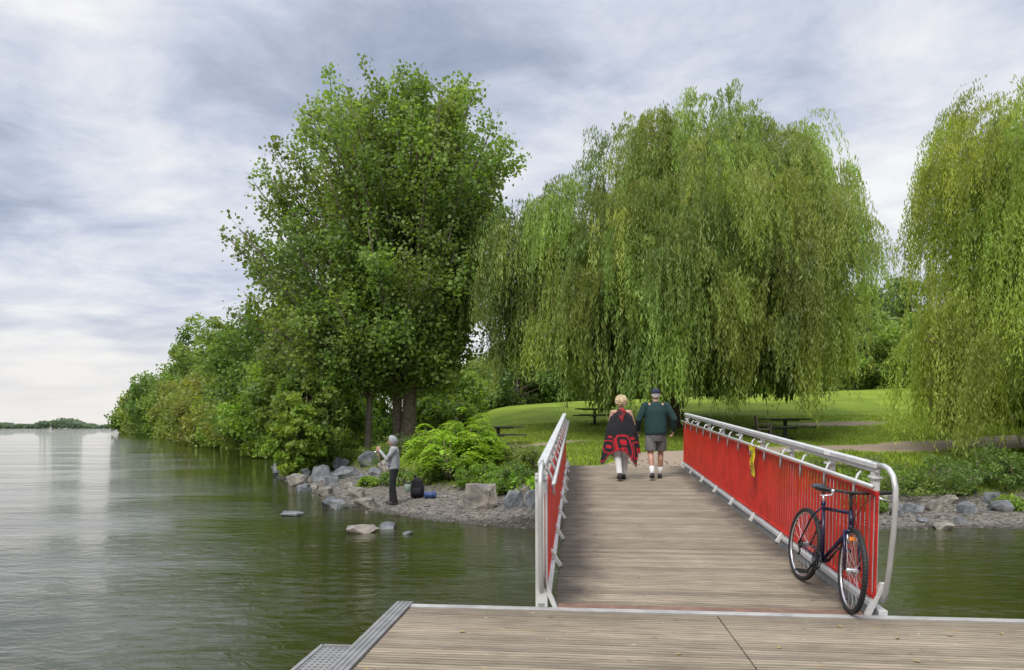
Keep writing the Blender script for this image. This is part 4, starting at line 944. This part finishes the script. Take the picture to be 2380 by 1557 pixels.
x,Y,zb=onshore(950,1143); bu=empty('bucket',(x,Y,zb)); tag(bu,'small pale green plastic bucket beside the backpack','bucket')
mb=MB(); mb.tube([(0,0,0),(0,0,.20),(0,0,.215),(0,0,.215),(0,0,.02)],[.09,.115,.12,.108,.08],20); mb.obj('tub',simple('pale_plastic',(.38,.50,.42),.4,var=.1),bu,smooth=True)
mb=MB(); mb.tube([(-.115,0,.2),(-.08,-.03,.28),(0,-.05,.31),(.08,-.03,.28),(.115,0,.2)],.004,5); mb.obj('handle',M['chrome'],bu,smooth=True)
for px,py,dx,dz in((932,1130,.75,.62),(945,1138,.85,.55)):
    x,Y,zb=onshore(px,py); r=empty('fishing_rod',(x,Y,zb+.02)); tag(r,'silver fishing rod propped on the rocks','fishing rod','fishing rods on the shore')
    mb=MB(); mb.tube([(0,0,0),(dx*.5,.3,dz*.5),(dx,.6,dz)],[.008,.006,.003],6); mb.obj('blank',M['chrome'],r,smooth=True); mb=MB(); mb.tube([(0,0,0),(dx*.18,.11,dz*.18)],.014,8); mb.obj('handle',M['black'],r,smooth=True)
# ------------------------------------------------------------ picnic tables & chair
mtb=simple('dark_green_timber',(.024,.040,.032),.7,var=.3)
def table(x,y,rot,label,cat='table'):
    e=empty('picnic_table',(x,y,gz1(x,y)),(0,0,rot)); tag(e,label,cat,'picnic tables on the lawn')
    mb=MB()
    for i in range(5): mb.box((0,-.30+i*.15,.74),(1.8,.14,.05))
    mb.obj('table_top',mtb,e,bevel=.005)
    for s_ in(-1,1):
        mb=MB()
        for i in range(2): mb.box((0,s_*(.62+i*.15),.44),(1.8,.14,.05))
        mb.obj('bench',mtb,e,bevel=.005)
    mb=MB(); mb.tube([(0,0,0),(0,0,.72)],.07,12); mb.box((0,0,.02),(.5,.5,.04)); mb.beam((0,-.75,.40),(0,.75,.40),.08,.05); mb.beam((-.6,0,.70),(.6,0,.70),.08,.04); mb.obj('pedestal',M['black'],e)
table(PX(1825,26),26,.15,'green picnic table beside a brown chair'); table(PX(1382,33),33,.1,'green picnic table under the willow'); table(PX(1158,26.5),26.5,.3,'green picnic table behind the bushes')
cx_,cy_=PX(1775,25),25; ch_=empty('chair',(cx_,cy_,gz1(cx_,cy_)),(0,0,math.radians(-100))); tag(ch_,'brown plastic armchair beside the picnic table','chair')
mc=simple('brown_plastic',(.07,.042,.035),.5,var=.2)
mb=MB(); mb.box((0,0,.43),(.5,.46,.04)); mb.obj('seat',mc,ch_,bevel=.01)
mb=MB(); 
for i in range(5): mb.box((-.2+i*.1,-.26,.66),(.07,.03,.46),Euler((.15,0,0)).to_matrix())
mb.box((0,-.295,.90),(.5,.035,.08)); mb.obj('backrest',mc,ch_,bevel=.008)
for s_ in(-1,1):
    mb=MB(); mb.box((s_*.25,0,.64),(.05,.46,.03)); mb.beam((s_*.25,.2,.63),(s_*.25,.2,.44),.04,.04); mb.obj('armrest',mc,ch_)
    for t_ in(-1,1): mb=MB(); mb.beam((s_*.23,t_*.2,.42),(s_*.26,t_*.24,0),.04,.04); mb.obj('leg',mc,ch_)
sbx=empty('sailboat',(PX(118,600),600,WZ)); tag(sbx,'small white boat on the open water','boat')
mb=MB(); mb.loft([(0,0,-.2,1.6,.8),(0,0,.9,3.0,1.1)],16); mb.box((0,0,1.3),(2,1.2,.9)); mb.obj('hull',M['white'],sbx)
mb=MB(); mb.tube([(0,0,0),(0,0,6)],.12,6); mb.obj('mast',M['white'],sbx)
print('done')
